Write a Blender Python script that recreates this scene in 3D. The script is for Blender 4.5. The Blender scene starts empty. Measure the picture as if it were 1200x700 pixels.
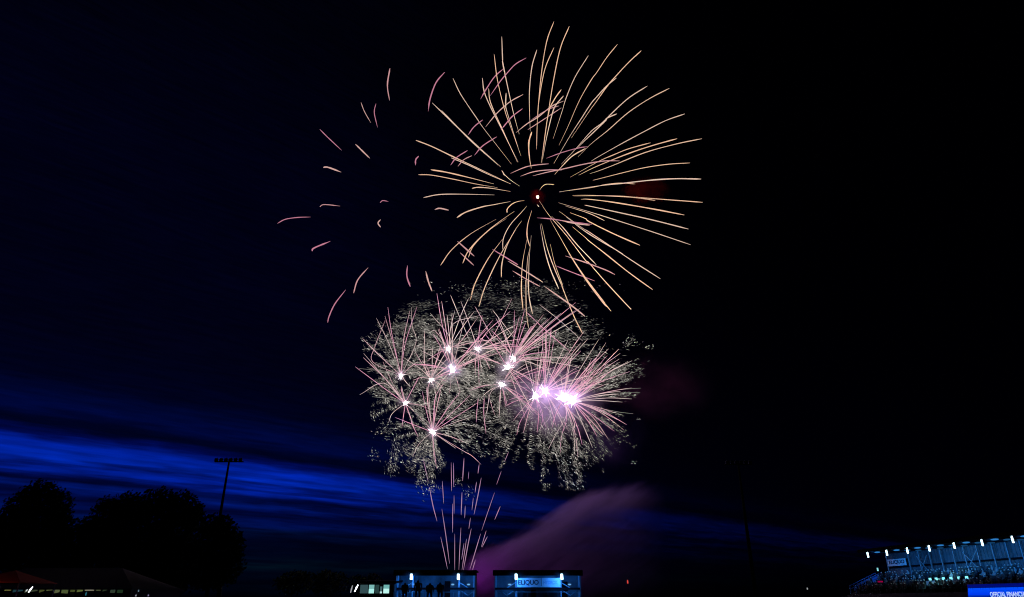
import bpy, bmesh, math, random
from mathutils import Vector, Matrix, noise as mnoise

# ---------------------------------------------------------------- camera, world, exposure
sc = bpy.context.scene
C = sc.collection
R = math.radians
TH = math.atan(355 / 800)
cT, sT = math.cos(TH), math.sin(TH)
EYE = Vector((0, 0, 1.7))
cam_d = bpy.data.cameras.new('camera')
cam_d.sensor_width = 36
cam_d.lens = 24
cam_d.clip_end = 3000
cam = bpy.data.objects.new('camera', cam_d)
cam.location = EYE
cam.rotation_euler = (R(90) + TH, 0, 0)
C.objects.link(cam)
sc.camera = cam
sc.view_settings.view_transform = 'Standard'
sc.view_settings.look = 'None'
sc.view_settings.exposure = 0
sc.view_settings.gamma = 1
sc.view_settings.use_curve_mapping = False
sc.render.engine = 'CYCLES'
sc.cycles.use_denoising = True
sc.cycles.max_bounces = 4
sc.cycles.volume_bounces = 0
sc.cycles.volume_step_rate = 0.6
sc.cycles.sample_clamp_indirect = 2.0
sc.cycles.filter_width = 1.1

world = bpy.data.worlds.new('World')
sc.world = world
world.use_nodes = True


class NT:
    """small helper for wiring nodes"""
    def __init__(s, tree):
        s.t = tree
        s.t.nodes.clear()

    def n(s, kind, **kw):
        o = s.t.nodes.new(kind)
        for k, v in kw.items():
            setattr(o, k, v)
        return o

    def put(s, v, sock):
        if hasattr(v, 'is_output'):
            s.t.links.new(v, sock)
        else:
            sock.default_value = v

    def m(s, op, a, b=0.0, c=0.0, clamp=False):
        o = s.n('ShaderNodeMath', operation=op, use_clamp=clamp)
        s.put(a, o.inputs[0]); s.put(b, o.inputs[1]); s.put(c, o.inputs[2])
        return o.outputs[0]

    def rng(s, v, a, b, c=0.0, d=1.0, smooth=False):
        o = s.n('ShaderNodeMapRange', interpolation_type='SMOOTHSTEP' if smooth else 'LINEAR')
        s.put(v, o.inputs[0])
        for i, x in enumerate((a, b, c, d)):
            s.put(x, o.inputs[i + 1])
        return o.outputs[0]

    def xyz(s, a, b, c):
        o = s.n('ShaderNodeCombineXYZ')
        s.put(a, o.inputs[0]); s.put(b, o.inputs[1]); s.put(c, o.inputs[2])
        return o.outputs[0]

    def noise(s, vec, scale=1.0, detail=3.0, rough=0.5):
        o = s.n('ShaderNodeTexNoise')
        s.put(vec, o.inputs['Vector'])
        o.inputs['Scale'].default_value = scale
        o.inputs['Detail'].default_value = detail
        o.inputs['Roughness'].default_value = rough
        return o.outputs[0]

    def ramp(s, f, stops, interp='LINEAR'):
        o = s.n('ShaderNodeValToRGB')
        cr = o.color_ramp
        cr.interpolation = interp
        while len(cr.elements) > 1:
            cr.elements.remove(cr.elements[-1])
        cr.elements[0].position = stops[0][0]
        cr.elements[0].color = (*stops[0][1], 1)
        for p, c in stops[1:]:
            e = cr.elements.new(p)
            e.color = (*c, 1)
        s.put(f, o.inputs[0])
        return o.outputs[0]

    def mulcol(s, col, f):
        o = s.n('ShaderNodeVectorMath', operation='SCALE')
        s.put(col, o.inputs[0]); s.put(f, o.inputs['Scale'])
        return o.outputs[0]

    def addcol(s, a, b):
        o = s.n('ShaderNodeVectorMath', operation='ADD')
        s.put(a, o.inputs[0]); s.put(b, o.inputs[1])
        return o.outputs[0]


# dusk sky: streets of cloud that converge on a point low on the horizon to the right,
# the last blue light showing between them to the left
w = NT(world.node_tree)
sky = w.n('ShaderNodeTexSky', sky_type='NISHITA')
sky.sun_disc = False
sky.sun_elevation = R(-5)
sky.sun_rotation = R(-40)
tc = w.n('ShaderNodeTexCoord')
sep = w.n('ShaderNodeSeparateXYZ')
w.t.links.new(tc.outputs['Generated'], sep.inputs[0])
dx, dy, dz = sep.outputs
across = w.m('ADD', w.m('MULTIPLY', dx, -0.659), w.m('MULTIPLY', dy, 0.752))
along = w.m('ADD', w.m('MULTIPLY', dx, 0.752), w.m('MULTIPLY', dy, 0.659))
across = w.m('MAXIMUM', across, 0.05)
q = w.m('DIVIDE', dz, across)          # which cloud street
t = w.m('DIVIDE', along, across)       # where along it
n1 = w.noise(w.xyz(w.m('MULTIPLY', t, 3.0), w.m('MULTIPLY', q, 16.0), 0.3), 1.0, 4, 0.55)
n2 = w.noise(w.xyz(w.m('MULTIPLY', t, 7.0), w.m('MULTIPLY', q, 75.0), 4.1), 1.0, 3, 0.6)
n3 = w.noise(w.xyz(w.m('MULTIPLY', t, 14.0), w.m('MULTIPLY', q, 150.0), 9.1), 1.0, 2, 0.6)
qq = w.m('ADD', q, w.m('MULTIPLY', w.m('SUBTRACT', n1, 0.5), 0.022))
qq = w.m('ADD', qq, w.m('MULTIPLY', w.m('SUBTRACT', n2, 0.5), 0.024))
bands = [(0.0, (0, .0004, .0015)), (.035, (0, .0010, .0030)), (.047, (.0003, .0042, .0075)), (.057, (0, .0012, .005)),
         (.078, (0, .0008, .006)), (.090, (0, .0035, .026)), (.103, (0, .0045, .075)), (.114, (0, .001, .020)),
         (.125, (0, .007, .125)), (.135, (0, .0012, .020)), (.147, (0, .014, .31)), (.1545, (0, .007, .16)),
         (.160, (0, .017, .34)), (.176, (0, .014, .31)), (.187, (0, .0025, .07)), (.197, (0, .0006, .008)),
         (.208, (0, .0008, .013)), (.220, (0, .002, .038)), (.236, (0, .0016, .026)), (.258, (.0001, .0006, .009)),
         (.33, (.0003, .0004, .0050)), (.60, (.0003, .0004, .0055)), (1.0, (.0002, .0003, .0022))]
scale_q = w.m('MULTIPLY', qq, 1.0, clamp=True)
col = w.ramp(scale_q, bands)
fade = w.n('ShaderNodeFloatCurve')
cv = fade.mapping.curves[0]
cv.points[0].location = (0, 1.0)
cv.points[1].location = (1, 0.04)
for p in ((.15, 1.0), (.21, .82), (.27, .50), (.36, .27), (.48, .14), (.66, .06)):
    cv.points.new(*p)
fade.mapping.update()
w.put(w.m('MULTIPLY', t, 0.4, clamp=True), fade.inputs['Value'])
fv = w.m('MULTIPLY', fade.outputs[0], w.rng(n3, 0.25, 0.75, 0.62, 1.25))
fv = w.m('MULTIPLY', fv, w.rng(n1, 0.3, 0.7, 0.75, 1.15))
n4 = w.noise(w.xyz(w.m('MULTIPLY', t, 5.0), w.m('MULTIPLY', q, 105.0), 17.1), 1.0, 3, 0.55)
rag = w.rng(n4, 0.38, 0.56, 0.0, 1.0, True)          # ragged dark bars of cloud, most of them low down
low = w.rng(q, 0.185, 0.150, 0.08, 0.62, True)
fv = w.m('MULTIPLY', fv, w.m('SUBTRACT', 1.12, w.m('MULTIPLY', low, w.m('SUBTRACT', 1.0, rag))))
col = w.mulcol(col, fv)
bright = w.n('ShaderNodeRGBToBW')
w.t.links.new(sky.outputs[0], bright.inputs[0])
veil = w.mulcol((.04, .05, 1.0), w.m('MULTIPLY', bright.outputs[0], 0.05))
col = w.addcol(col, veil)
col = w.mulcol(col, w.rng(dz, -0.01, 0.01))
bg = w.n('ShaderNodeBackground')
w.put(col, bg.inputs[0])
bg.inputs[1].default_value = 1.0
wo = w.n('ShaderNodeOutputWorld')
w.t.links.new(bg.outputs[0], wo.inputs[0])

# ---------------------------------------------------------------- helpers
def ray(px, py):
    u = (px - 600) / 800
    v = (350 - py) / 800
    return Vector((u, cT - v * sT, sT + v * cT))

def at(px, py, Y):
    k = ray(px, py)
    return EYE + k * (Y / k.y)

def mpp(py, Y):
    """metres covered by one unit of picture height at ground distance Y"""
    return Y / ray(600, py).y / 800

def mat(name, color=(.5, .5, .5), rough=.7, metal=0.0, vary=0.0, vscale=4.0, emit=None, estr=1.0, light=True, bump=0.0):
    m = bpy.data.materials.new(name)
    m.use_nodes = True
    g = NT(m.node_tree)
    b = g.n('ShaderNodeBsdfPrincipled')
    b.inputs['Base Color'].default_value = (*color, 1)
    b.inputs['Roughness'].default_value = rough
    b.inputs['Metallic'].default_value = metal
    if vary or bump:
        tcn = g.n('ShaderNodeTexCoord')
        nz = g.noise(tcn.outputs['Object'], vscale, 5, .6)
        if vary:
            lo = [c * (1 - vary) for c in color]
            hi = [min(1, c * (1 + vary)) for c in color]
            g.t.links.new(g.ramp(nz, [(.3, lo), (.7, hi)]), b.inputs['Base Color'])
        if bump:
            bp = g.n('ShaderNodeBump')
            bp.inputs['Strength'].default_value = bump
            g.t.links.new(nz, bp.inputs['Height'])
            g.t.links.new(bp.outputs[0], b.inputs['Normal'])
    if rough >= .95:
        b.inputs['Specular IOR Level'].default_value = .05
    if emit:
        b.inputs['Emission Color'].default_value = (*emit, 1)
        b.inputs['Emission Strength'].default_value = estr
    o = g.n('ShaderNodeOutputMaterial')
    g.t.links.new(b.outputs[0], o.inputs[0])
    if not light:
        m.cycles.emission_sampling = 'NONE'
    return m

def glow(name, color, strength=1.0, sample=False):
    m = bpy.data.materials.new(name)
    m.use_nodes = True
    g = NT(m.node_tree)
    e = g.n('ShaderNodeEmission')
    e.inputs[0].default_value = (*color, 1)
    e.inputs[1].default_value = strength
    o = g.n('ShaderNodeOutputMaterial')
    g.t.links.new(e.outputs[0], o.inputs[0])
    if not sample:
        m.cycles.emission_sampling = 'NONE'
    return m

def tag(o, label=None, cat=None, group=None, kind=None):
    if label: o['label'] = label
    if cat: o['category'] = cat
    if group: o['group'] = group
    if kind: o['kind'] = kind
    return o

def empty(name, loc, rz=0.0):
    o = bpy.data.objects.new(name, None)
    o.empty_display_size = .3
    o.location = loc
    o.rotation_euler = (0, 0, rz)
    C.objects.link(o)
    return o

def children(o):
    return [c for c in bpy.data.objects if c.parent is o]

def copy_tree(o, parent=None):
    c = o.copy()
    C.objects.link(c)
    if parent: c.parent = parent
    for ch in children(o):
        copy_tree(ch, c)
    return c

class MB:
    def __init__(s):
        s.v = []; s.f = []; s.mi = []

    def add(s, vs, fs, mi=0):
        b = len(s.v)
        s.v += [tuple(x) for x in vs]
        s.f += [tuple(b + i for i in f) for f in fs]
        s.mi += [mi] * len(fs)
        return s

    def box(s, x0, x1, y0, y1, z0, z1, mi=0):
        vs = [(x, y, z) for z in (z0, z1) for y in (y0, y1) for x in (x0, x1)]
        return s.add(vs, [(0, 2, 3, 1), (4, 5, 7, 6), (0, 1, 5, 4), (2, 6, 7, 3), (0, 4, 6, 2), (1, 3, 7, 5)], mi)

    def tube(s, pts, rad, n=6, mi=0, cap=True):
        pts = [Vector(p) for p in pts]
        k = len(pts)
        rs = rad if isinstance(rad, (list, tuple)) else [rad] * k
        vs, fs = [], []
        up = Vector((0.13, 0.27, 0.95))
        for i, p in enumerate(pts):
            d = (pts[min(i + 1, k - 1)] - pts[max(i - 1, 0)])
            if d.length < 1e-9: d = Vector((0, 0, 1))
            d.normalize()
            a = d.cross(up)
            if a.length < 1e-4: a = d.cross(Vector((1, 0, 0)))
            a.normalize()
            b = d.cross(a)
            for j in range(n):
                an = 2 * math.pi * j / n
                vs.append(p + (a * math.cos(an) + b * math.sin(an)) * rs[i])
        for i in range(k - 1):
            for j in range(n):
                j2 = (j + 1) % n
                fs.append((i * n + j, i * n + j2, (i + 1) * n + j2, (i + 1) * n + j))
        if cap:
            fs.append(tuple(range(n))[::-1])
            fs.append(tuple((k - 1) * n + j for j in range(n)))
        return s.add(vs, fs, mi)

    def prism(s, poly, y0, y1, mi=0):
        """polygon in x,z pushed from y0 to y1"""
        n = len(poly)
        vs = [(x, y0, z) for x, z in poly] + [(x, y1, z) for x, z in poly]
        fs = [tuple(range(n)), tuple(range(n, 2 * n))[::-1]]
        fs += [(i, n + i, n + (i + 1) % n, (i + 1) % n) for i in range(n)]
        return s.add(vs, fs, mi)

    def ball(s, c, r, seg=12, rings=8, sq=(1, 1, 1), mi=0):
        c = Vector(c); vs = [c + Vector((0, 0, r * sq[2]))]; fs = []
        for i in range(1, rings):
            ph = math.pi * i / rings
            for j in range(seg):
                a = 2 * math.pi * j / seg
                vs.append(c + Vector((r * sq[0] * math.sin(ph) * math.cos(a), r * sq[1] * math.sin(ph) * math.sin(a), r * sq[2] * math.cos(ph))))
        vs.append(c - Vector((0, 0, r * sq[2])))
        for j in range(seg):
            fs.append((0, 1 + j, 1 + (j + 1) % seg))
        for i in range(rings - 2):
            for j in range(seg):
                a = 1 + i * seg + j; b = 1 + i * seg + (j + 1) % seg
                fs.append((a, a + seg, b + seg, b))
        l = len(vs) - 1; base = 1 + (rings - 2) * seg
        for j in range(seg):
            fs.append((base + j, l, base + (j + 1) % seg))
        return s.add(vs, fs, mi)

    def build(s, name, mats, parent=None, loc=None, smooth=False):
        me = bpy.data.meshes.new(name)
        me.from_pydata(s.v, [], s.f)
        for m in (mats if isinstance(mats, (list, tuple)) else [mats]):
            me.materials.append(m)
        if any(s.mi):
            me.polygons.foreach_set('material_index', s.mi)
        if smooth:
            me.polygons.foreach_set('use_smooth', [True] * len(me.polygons))
        me.update()
        bm = bmesh.new(); bm.from_mesh(me)
        bmesh.ops.recalc_face_normals(bm, faces=bm.faces)
        bm.to_mesh(me); bm.free()
        o = bpy.data.objects.new(name, me)
        C.objects.link(o)
        if parent: o.parent = parent
        if loc is not None: o.location = loc
        return o

def lettering(name, text, m, parent, width, height, extrude=.02, shear=0.0):
    """text turned into a mesh, in its own x,z plane facing -y, left bottom corner at its origin"""
    cu = bpy.data.curves.new(name, 'FONT')
    cu.body = text
    cu.extrude = extrude
    cu.size = 1
    cu.offset = .022
    tmp = bpy.data.objects.new(name, cu)
    C.objects.link(tmp)
    dg = bpy.context.evaluated_depsgraph_get()
    me = bpy.data.meshes.new_from_object(tmp.evaluated_get(dg))
    bpy.data.objects.remove(tmp)
    xs = [v.co.x for v in me.vertices]; ys = [v.co.y for v in me.vertices]
    for v in me.vertices:
        x = (v.co.x - min(xs)) / (max(xs) - min(xs)) * width
        z = (v.co.y - min(ys)) / (max(ys) - min(ys)) * height
        v.co = Vector((x, -v.co.z, z))
    me.materials.clear(); me.materials.append(m)
    me.name = name
    o = bpy.data.objects.new(name, me)
    C.objects.link(o)
    o.parent = parent
    return o

def smooth_path(pts, per=5):
    if len(pts) < 3:
        return [pts[0].lerp(pts[-1], i / 6) for i in range(7)]
    ex = [pts[0] * 2 - pts[1]] + pts + [pts[-1] * 2 - pts[-2]]
    out = []
    for i in range(1, len(ex) - 2):
        p0, p1, p2, p3 = ex[i - 1:i + 3]
        for k in range(per):
            u = k / per
            out.append(.5 * ((2 * p1) + (p2 - p0) * u + (2 * p0 - 5 * p1 + 4 * p2 - p3) * u * u + (3 * p1 - p0 - 3 * p2 + p3) * u ** 3))
    out.append(pts[-1])
    return out

def lamp(name, kind, parent, loc, color, power, radius=.3, spot=None, aim=None):
    l = bpy.data.lights.new(name, kind)
    l.color = color
    l.energy = power
    l.shadow_soft_size = radius
    o = bpy.data.objects.new(name, l)
    C.objects.link(o)
    o.parent = parent
    o.location = loc
    if kind == 'SPOT':
        l.spot_size = spot
        l.spot_blend = .8
        o.rotation_euler = Vector(aim).to_track_quat('-Z', 'Y').to_euler()
    return o

# ---------------------------------------------------------------- materials
M_grass = mat('pitch_grass', (.045, .075, .025), .9, vary=.35, vscale=1.5)
M_hill = mat('far_ground', (.03, .04, .025), .95, vary=.3, vscale=.05)
M_leaf = mat('leaf', (.03, .045, .02), 1.0, vary=.4, vscale=.8)
M_bark = mat('bark', (.09, .065, .045), .9, vary=.3, vscale=3, bump=.4)
M_steel = mat('galvanised_steel', (.34, .36, .38), .45, .7, vary=.15, vscale=3)
M_darksteel = mat('painted_dark_steel', (.008, .009, .010), 1.0, .0, vary=.2)
M_concrete = mat('stand_concrete', (.28, .27, .26), .9, vary=.2, vscale=1.2, bump=.2)
M_sheet = mat('roof_sheet', (.30, .32, .35), .38, .6, vary=.18, vscale=1.1)
M_panel = mat('wall_cladding', (.15, .17, .19), .55, .1, vary=.55, vscale=.7)
M_canvas = mat('marquee_canvas', (.16, .155, .16), .8, vary=.08, vscale=.8)
M_redcanvas = mat('red_canvas', (.5, .06, .04), .8, vary=.15, vscale=.8)
M_signwhite = mat('sign_board_white', (.80, .80, .80), .5, vary=.06, vscale=2)
M_letterdark = mat('sign_letter_navy', (.012, .015, .04), .5)
M_letterpale = mat('sign_letter_pale', (.42, .52, .66), .5)
M_brick = mat('dark_brick', (.16, .09, .07), .9, vary=.3, vscale=6)
M_panel2 = mat('dark_cladding', (.10, .11, .12), .6, .1, vary=.3, vscale=.9)
M_postwhite = mat('post_grey_paint', (.38, .40, .42), .5, vary=.1)
M_deck = mat('seating_deck', (.06, .06, .065), .9, vary=.3, vscale=1.2)
M_black = mat('black_housing', (.02, .02, .02), .5)
M_skin = mat('person_skin_and_clothes', (.06, .06, .07), .85, vary=.5, vscale=3)
LAMPCOL = (.015, .22, 1.0)
M_lens = glow('floodlight_lens', (.55, .85, 1.0), 6)
M_gold = [glow('gold_spark', (.86, .55, .38)), glow('pale_gold_spark', (.80, .55, .42)), glow('deep_gold_spark', (.90, .54, .35))]
M_pink = [glow('pink_spark', (.62, .31, .32)), glow('pale_pink_spark', (.66, .39, .35)), glow('deep_pink_spark', (.56, .21, .30))]
M_rose = [glow('rose_spark', (.84, .46, .54)), glow('pale_rose_spark', (.84, .60, .60)), glow('hot_rose_spark', (.88, .38, .56))]
M_rise = [glow('rising_comet', (.42, .22, .36)), glow('rising_comet_dim', (.30, .17, .32))]
M_glit = [glow('silver_glitter', (.86, .79, .71)), glow('dim_silver_glitter', (.27, .25, .225)), glow('faint_silver_glitter', (.10, .096, .088))]
M_core = glow('burst_core', (1.0, .92, .95), 6)

# ---------------------------------------------------------------- ground and far land
gm = MB()
gm.add([(-1500, -200, 0), (1500, -200, 0), (1500, 2500, 0), (-1500, 2500, 0)], [(0, 1, 2, 3)])
tag(gm.build('ground', M_grass), kind='structure')
rnd = random.Random(3)
hm = MB()
prev = None
N = 80
top, bot, back = [], [], []
for i in range(N + 1):
    x = -900 + 1800 * i / N
    h = 5 + 5 * mnoise.noise(Vector((x * .006, 1.3, 0))) + 1.5 * mnoise.noise(Vector((x * .03, 4, 0)))
    top.append((x, 620, h)); bot.append((x, 480, -.3)); back.append((x, 900, -.3))
vs = bot + top + back
fs = [(r * (N + 1) + i, r * (N + 1) + i + 1, (r + 1) * (N + 1) + i + 1, (r + 1) * (N + 1) + i) for r in (0, 1) for i in range(N)]
tag(hm.add(vs, fs).build('hills', M_hill, smooth=True), kind='structure')

# ---------------------------------------------------------------- trees
def tree(loc, clumps, trunk_h, trunk_r, label, seed, leaf=.19, n_per=900, group=None):
    """clumps: (x, y, z, rx, ry, rz) in metres from the tree's foot"""
    rd = random.Random(seed)
    root = empty('tree', loc)
    tag(root, label, 'tree', group)
    t_ = MB()
    top = Vector((rd.uniform(-.3, .3), 0, trunk_h))
    t_.tube([Vector((0, 0, -.1)), Vector((.05, 0, trunk_h * .4)), top], [trunk_r * 1.25, trunk_r, trunk_r * .6], 8)
    for c in clumps:
        a = Vector((0, 0, trunk_h * rd.uniform(.55, .98)))
        e = Vector(c[:3])
        mid = a.lerp(e, .5) + Vector((rd.uniform(-.3, .3), rd.uniform(-.3, .3), .2))
        t_.tube([a, mid, e], [trunk_r * .38, trunk_r * .2, trunk_r * .06], 5)
    t_.build('trunk', M_bark, root)
    cr = MB()
    for (x, y, z, rx, ry, rz) in clumps:
        for k in range(int(n_per * rx * rz / 2.2)):
            d = Vector((rd.gauss(0, 1), rd.gauss(0, 1), rd.gauss(0, 1))).normalized()
            rr = rd.random() ** .38 * rd.uniform(.86, 1.12)
            p = Vector((x + d.x * rx * rr, y + d.y * ry * rr, z + d.z * rz * rr))
            s = leaf * rd.uniform(.6, 1.35)
            n_ = Vector((rd.gauss(0, 1), rd.gauss(0, 1), rd.gauss(0, 1))).normalized()
            a = n_.orthogonal().normalized() * s
            b = n_.cross(a).normalized() * s * .55
            cr.add([p - a, p - b, p + a, p + b], [(0, 1, 2, 3)])
    cr.build('crown', M_leaf, root)
    return root

def px_tree(foot_px, Y, blobs, trunk_h, trunk_r, label, seed, group=None, leaf=.19, n_per=900):
    """blobs given as picture x, y, radius x, radius y, depth offset; converted to metres at distance Y"""
    foot = at(foot_px, 690, Y); foot.z = 0
    cl = []
    rd = random.Random(seed + 50)
    for (x, y, rx, ry, dy) in blobs:
        p = at(x, y, Y + dy)
        k = mpp(y, Y + dy)
        cl.append((p.x - foot.x, p.y - foot.y, p.z, rx * k, (rx + ry) * .5 * k * 1.1, ry * k))
    return tree(foot, cl, trunk_h, trunk_r, label, seed, leaf, n_per, group)

px_tree(42, 74, [(48, 580, 22, 17, 0), (28, 594, 20, 18, 1), (66, 596, 17, 22, -1), (12, 616, 22, 22, 1), (45, 622, 34, 30, 0), (72, 632, 15, 30, 1),
                 (-6, 640, 24, 26, 0), (30, 652, 40, 24, -1), (70, 660, 18, 18, 0)], 5.5, .32,
        'dark round-topped tree at the far left behind the marquee, standing apart from the wider tree', 11)
px_tree(168, 78, [(186, 590, 22, 18, 0), (150, 595, 20, 18, 1), (127, 602, 18, 20, 0), (212, 596, 20, 20, 1), (226, 606, 14, 18, -1), (105, 622, 17, 17, 0), (165, 618, 36, 28, 0),
                  (205, 628, 28, 30, 1), (122, 638, 30, 28, -1), (160, 655, 50, 24, 0), (215, 655, 26, 24, 0), (96, 655, 18, 24, 1), (180, 680, 55, 18, 0)], 6.0, .42,
        'widest of the dark trees at left, broad crown behind the long marquee', 12)
px_tree(258, 70, [(250, 616, 14, 14, 0), (262, 622, 14, 17, 1), (272, 640, 13, 20, 0), (248, 640, 18, 26, 0), (268, 662, 17, 22, -1), (246, 672, 22, 20, 0)], 4.2, .26,
        'slimmer dark tree beside the left floodlight mast, its crown partly hiding the pole', 13)
for i, (fx, Y, bl, lab) in enumerate((
        (338, 130, [(345, 676, 14, 8, 0), (332, 682, 12, 8, 1), (358, 677, 12, 8, 0), (345, 688, 22, 9, 0)], 'low dark tree in the gap right of the slim tree'),
        (384, 135, [(382, 676, 14, 8, 0), (396, 679, 12, 8, 1), (372, 682, 12, 9, 0), (385, 690, 22, 9, 0)], 'low dark tree just left of the lit clubhouse windows'),
        (425, 140, [(418, 681, 14, 7, 0), (436, 679, 12, 7, 1), (428, 690, 22, 8, 0)], 'low dark tree behind the roof of the lit clubhouse'))):
    px_tree(fx, Y, bl, 2.2, .2, lab, 30 + i, leaf=.25, n_per=240)

# ---------------------------------------------------------------- floodlight masts
def mast(px, top_py, Y, barw_px, label):
    top_p = at(px, top_py, Y)
    root = empty('floodlight_mast', (top_p.x, Y, 0))
    tag(root, label, 'floodlight mast')
    h = top_p.z
    k = mpp(top_py, Y)
    MB().tube([(0, 0, -.05), (0, 0, h * .5), (0, 0, h)], [.34, .26, .15], 10).build('pole', M_darksteel, root, smooth=True)
    hw = barw_px * k / 2
    MB().box(-hw, hw, -.08, .08, h - .12, h + .04).box(-hw * .9, hw * .9, -.06, .06, h + .34, h + .42).box(-.12, .12, -.1, .1, h + .04, h + .34).build('crossbar', M_darksteel, root)
    first = None
    for j in range(6):
        x = -hw + hw * 2 * (j + .5) / 6
        if first is None:
            m_ = MB()
            m_.add([(-.26, -.42, -.22), (.26, -.42, -.22), (.26, -.35, .30), (-.26, -.35, .30), (-.17, .1, -.12), (.17, .1, -.12), (.17, .12, .2), (-.17, .12, .2)],
                   [(0, 1, 2, 3), (4, 7, 6, 5), (0, 4, 5, 1), (1, 5, 6, 2), (2, 6, 7, 3), (3, 7, 4, 0)])
            m_.box(-.04, .04, -.1, .0, .2, .45)
            first = m_.build('floodlight', M_black, root, loc=(x, -.12, h + .15))
        else:
            c = first.copy(); C.objects.link(c); c.parent = root; c.location = (x, -.12, h + .15)
    return root
mast(268.5, 541, 112, 34, 'unlit floodlight mast standing above the slim dark tree against the blue dusk sky')
mast(865, 544, 112, 32, 'unlit floodlight mast barely visible against the black sky left of the blue-lit stand')

# ---------------------------------------------------------------- marquees at left
def marquee():
    Y = 60
    k = mpp(685, Y)
    foot = at(70, 690, Y); foot.z = 0
    root = empty('marquee', foot)
    tag(root, 'long low marquee with dark pitched roof and a row of dim yellow windows', 'marquee')
    X = lambda px: at(px, 688, Y).x - foot.x
    Z = lambda py: at(70, py, Y).z
    xl, xr, ze, zr = X(-60), X(157), Z(689.5), Z(663)
    D = 9.0
    r_ = MB()
    a = [(xl, -.2, ze), (xr, -.2, ze), (xr, D + .2, ze), (xl, D + .2, ze), (xl + 3, D / 2, zr), (X(104), D / 2, zr)]
    r_.add(a + [(x, y, z - .12) for x, y, z in a], [(0, 1, 5, 4), (1, 2, 5), (2, 3, 4, 5), (3, 0, 4), (6, 10, 11, 7), (7, 11, 8), (8, 11, 10, 9), (9, 10, 6),
                                                     (0, 6, 7, 1), (1, 7, 8, 2), (2, 8, 9, 3), (3, 9, 6, 0)])
    r_.build('roof', M_canvas, root)
    zb, zt = 1.35, Z(690.2)
    w_ = MB()
    w_.box(xl + .2, xr - .2, 0, .06, 0, zb)
    w_.box(xl + .2, xl + .26, .06, D, 0, zt).box(xr - .26, xr - .2, .06, D, 0, zt).box(xl + .26, xr - .26, D - .06, D, 0, zt)
    w_.build('wall', M_canvas, root)
    xs = [5, 15, 29, 46, 54, 64, 72, 82, 90, 99, 112, 120, 129, 137, 146]
    for x in xs:
        MB().box(X(x) - .05, X(x) + .05, -.02, .08, zb, zt).build('post', M_darksteel, root)
    cols = {0: (.30, .27, .07), 1: (.02, .07, .09), 2: (.07, .09, .05), 3: (.10, .11, .03), 4: (.15, .17, .06), 5: (.17, .20, .09), 6: (.13, .17, .06), 7: (.09, .11, .03), 8: (.17, .21, .06),
            9: (.55, .50, .33), 10: (.10, .12, .05), 11: (.04, .06, .03), 12: (.05, .08, .05), 13: (.02, .05, .02)}
    rd = random.Random(5)
    for i in range(len(xs) - 1):
        g_ = glow('lit_window', cols[i], .5)
        xa, xb = X(xs[i]) + .07, X(xs[i + 1]) - .07
        top = zt - .04
        low = zt - (.13 if i in (0, 9) else rd.uniform(.14, .34))
        tw = 0 if i in (0, 9) else rd.uniform(-.05, .16)
        p = MB().add([(xa, .03, low), (xb, .03, low + tw), (xb, .03, top), (xa, .03, top), (xa, .05, low), (xb, .05, low + tw), (xb, .05, top), (xa, .05, top)],
                     [(0, 1, 2, 3), (4, 7, 6, 5), (0, 4, 5, 1), (1, 5, 6, 2), (2, 6, 7, 3), (3, 7, 4, 0)])
        p.build('window', g_, root)
        fl = MB().box(xa, xb, .10, .13, zb, low + .1)
        fl.build('window_blind', M_black, root)
    return root
marquee()

def red_tent():
    Y = 48
    foot = at(-12, 690, Y); foot.z = 0
    root = empty('tent', foot)
    tag(root, 'red canvas tent with its sloping roof lit from below, cut off by the left edge', 'tent')
    X = lambda px: at(px, 680, Y).x - foot.x
    Z = lambda py: at(0, py, Y).z
    xr, xl = X(24), X(-48)
    ze, zr = Z(682), Z(667)
    D = 4.0
    a = [(xl, 0, ze), (xr, 0, ze), (xr, D, ze), (xl, D, ze), (0, D / 2, zr)]
    MB().add(a + [(x, y, z - .06) for x, y, z in a], [(0, 1, 4), (1, 2, 4), (2, 3, 4), (3, 0, 4), (5, 9, 6), (6, 9, 7), (7, 9, 8), (8, 9, 5),
                                                      (0, 5, 6, 1), (1, 6, 7, 2), (2, 7, 8, 3), (3, 8, 5, 0)]).build('roof', M_redcanvas, root)
    for x, y in ((xl + .1, .1), (xr - .1, .1), (xr - .1, D - .1), (xl + .1, D - .1)):
        MB().tube([(x, y, 0), (x, y, ze)], .04, 6).build('leg', M_steel, root)
    l_ = MB().ball((-.3, -1.4, ze - .5), .05).tube([(-.3, -1.4, ze - .46), (-.3, -.05, ze + .02)], .012, 5)
    o = l_.build('lantern', glow('red_lantern', (1.0, .12, .06), 1.2), root)
    lamp('lantern_light', 'POINT', root, (-.3, -1.4, ze + .1), (1, .22, .10), 7, .15)
red_tent()

def work_lamp(px, py, Y, hpx, label, strength=5, col=(.9, .95, 1.0), lean=0.0, cat='lamp'):
    p = at(px, py, Y)
    root = empty('pole_lamp', (p.x, p.y, 0))
    tag(root, label, cat)
    k = mpp(py, Y)
    h = hpx * k
    MB().tube([(0, 0, 0), (0, 0, p.z - h / 2)], .035, 6).box(-.25, .25, -.25, .25, 0, .05).build('pole', M_darksteel, root)
    MB().tube([(-lean * h * .5, 0, p.z - h * .5), (0, -.03, p.z), (lean * h * .5, 0, p.z + h * .5)], [k * .55, k * .8, k * .45], 8).build('lamp_tube', glow('lamp_tube', col, strength), root)
work_lamp(36, 691, 57, 6, 'bright white lamp in front of the long marquee windows', 5, lean=.5)
work_lamp(31.5, 692, 57.5, 2.5, 'fainter lamp just left of the bright white lamp by the marquee', .6, lean=.5)
work_lamp(417.6, 689.5, 80, 7.5, 'bright white lamp left of the lit clubhouse windows', 5, lean=.45)
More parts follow.
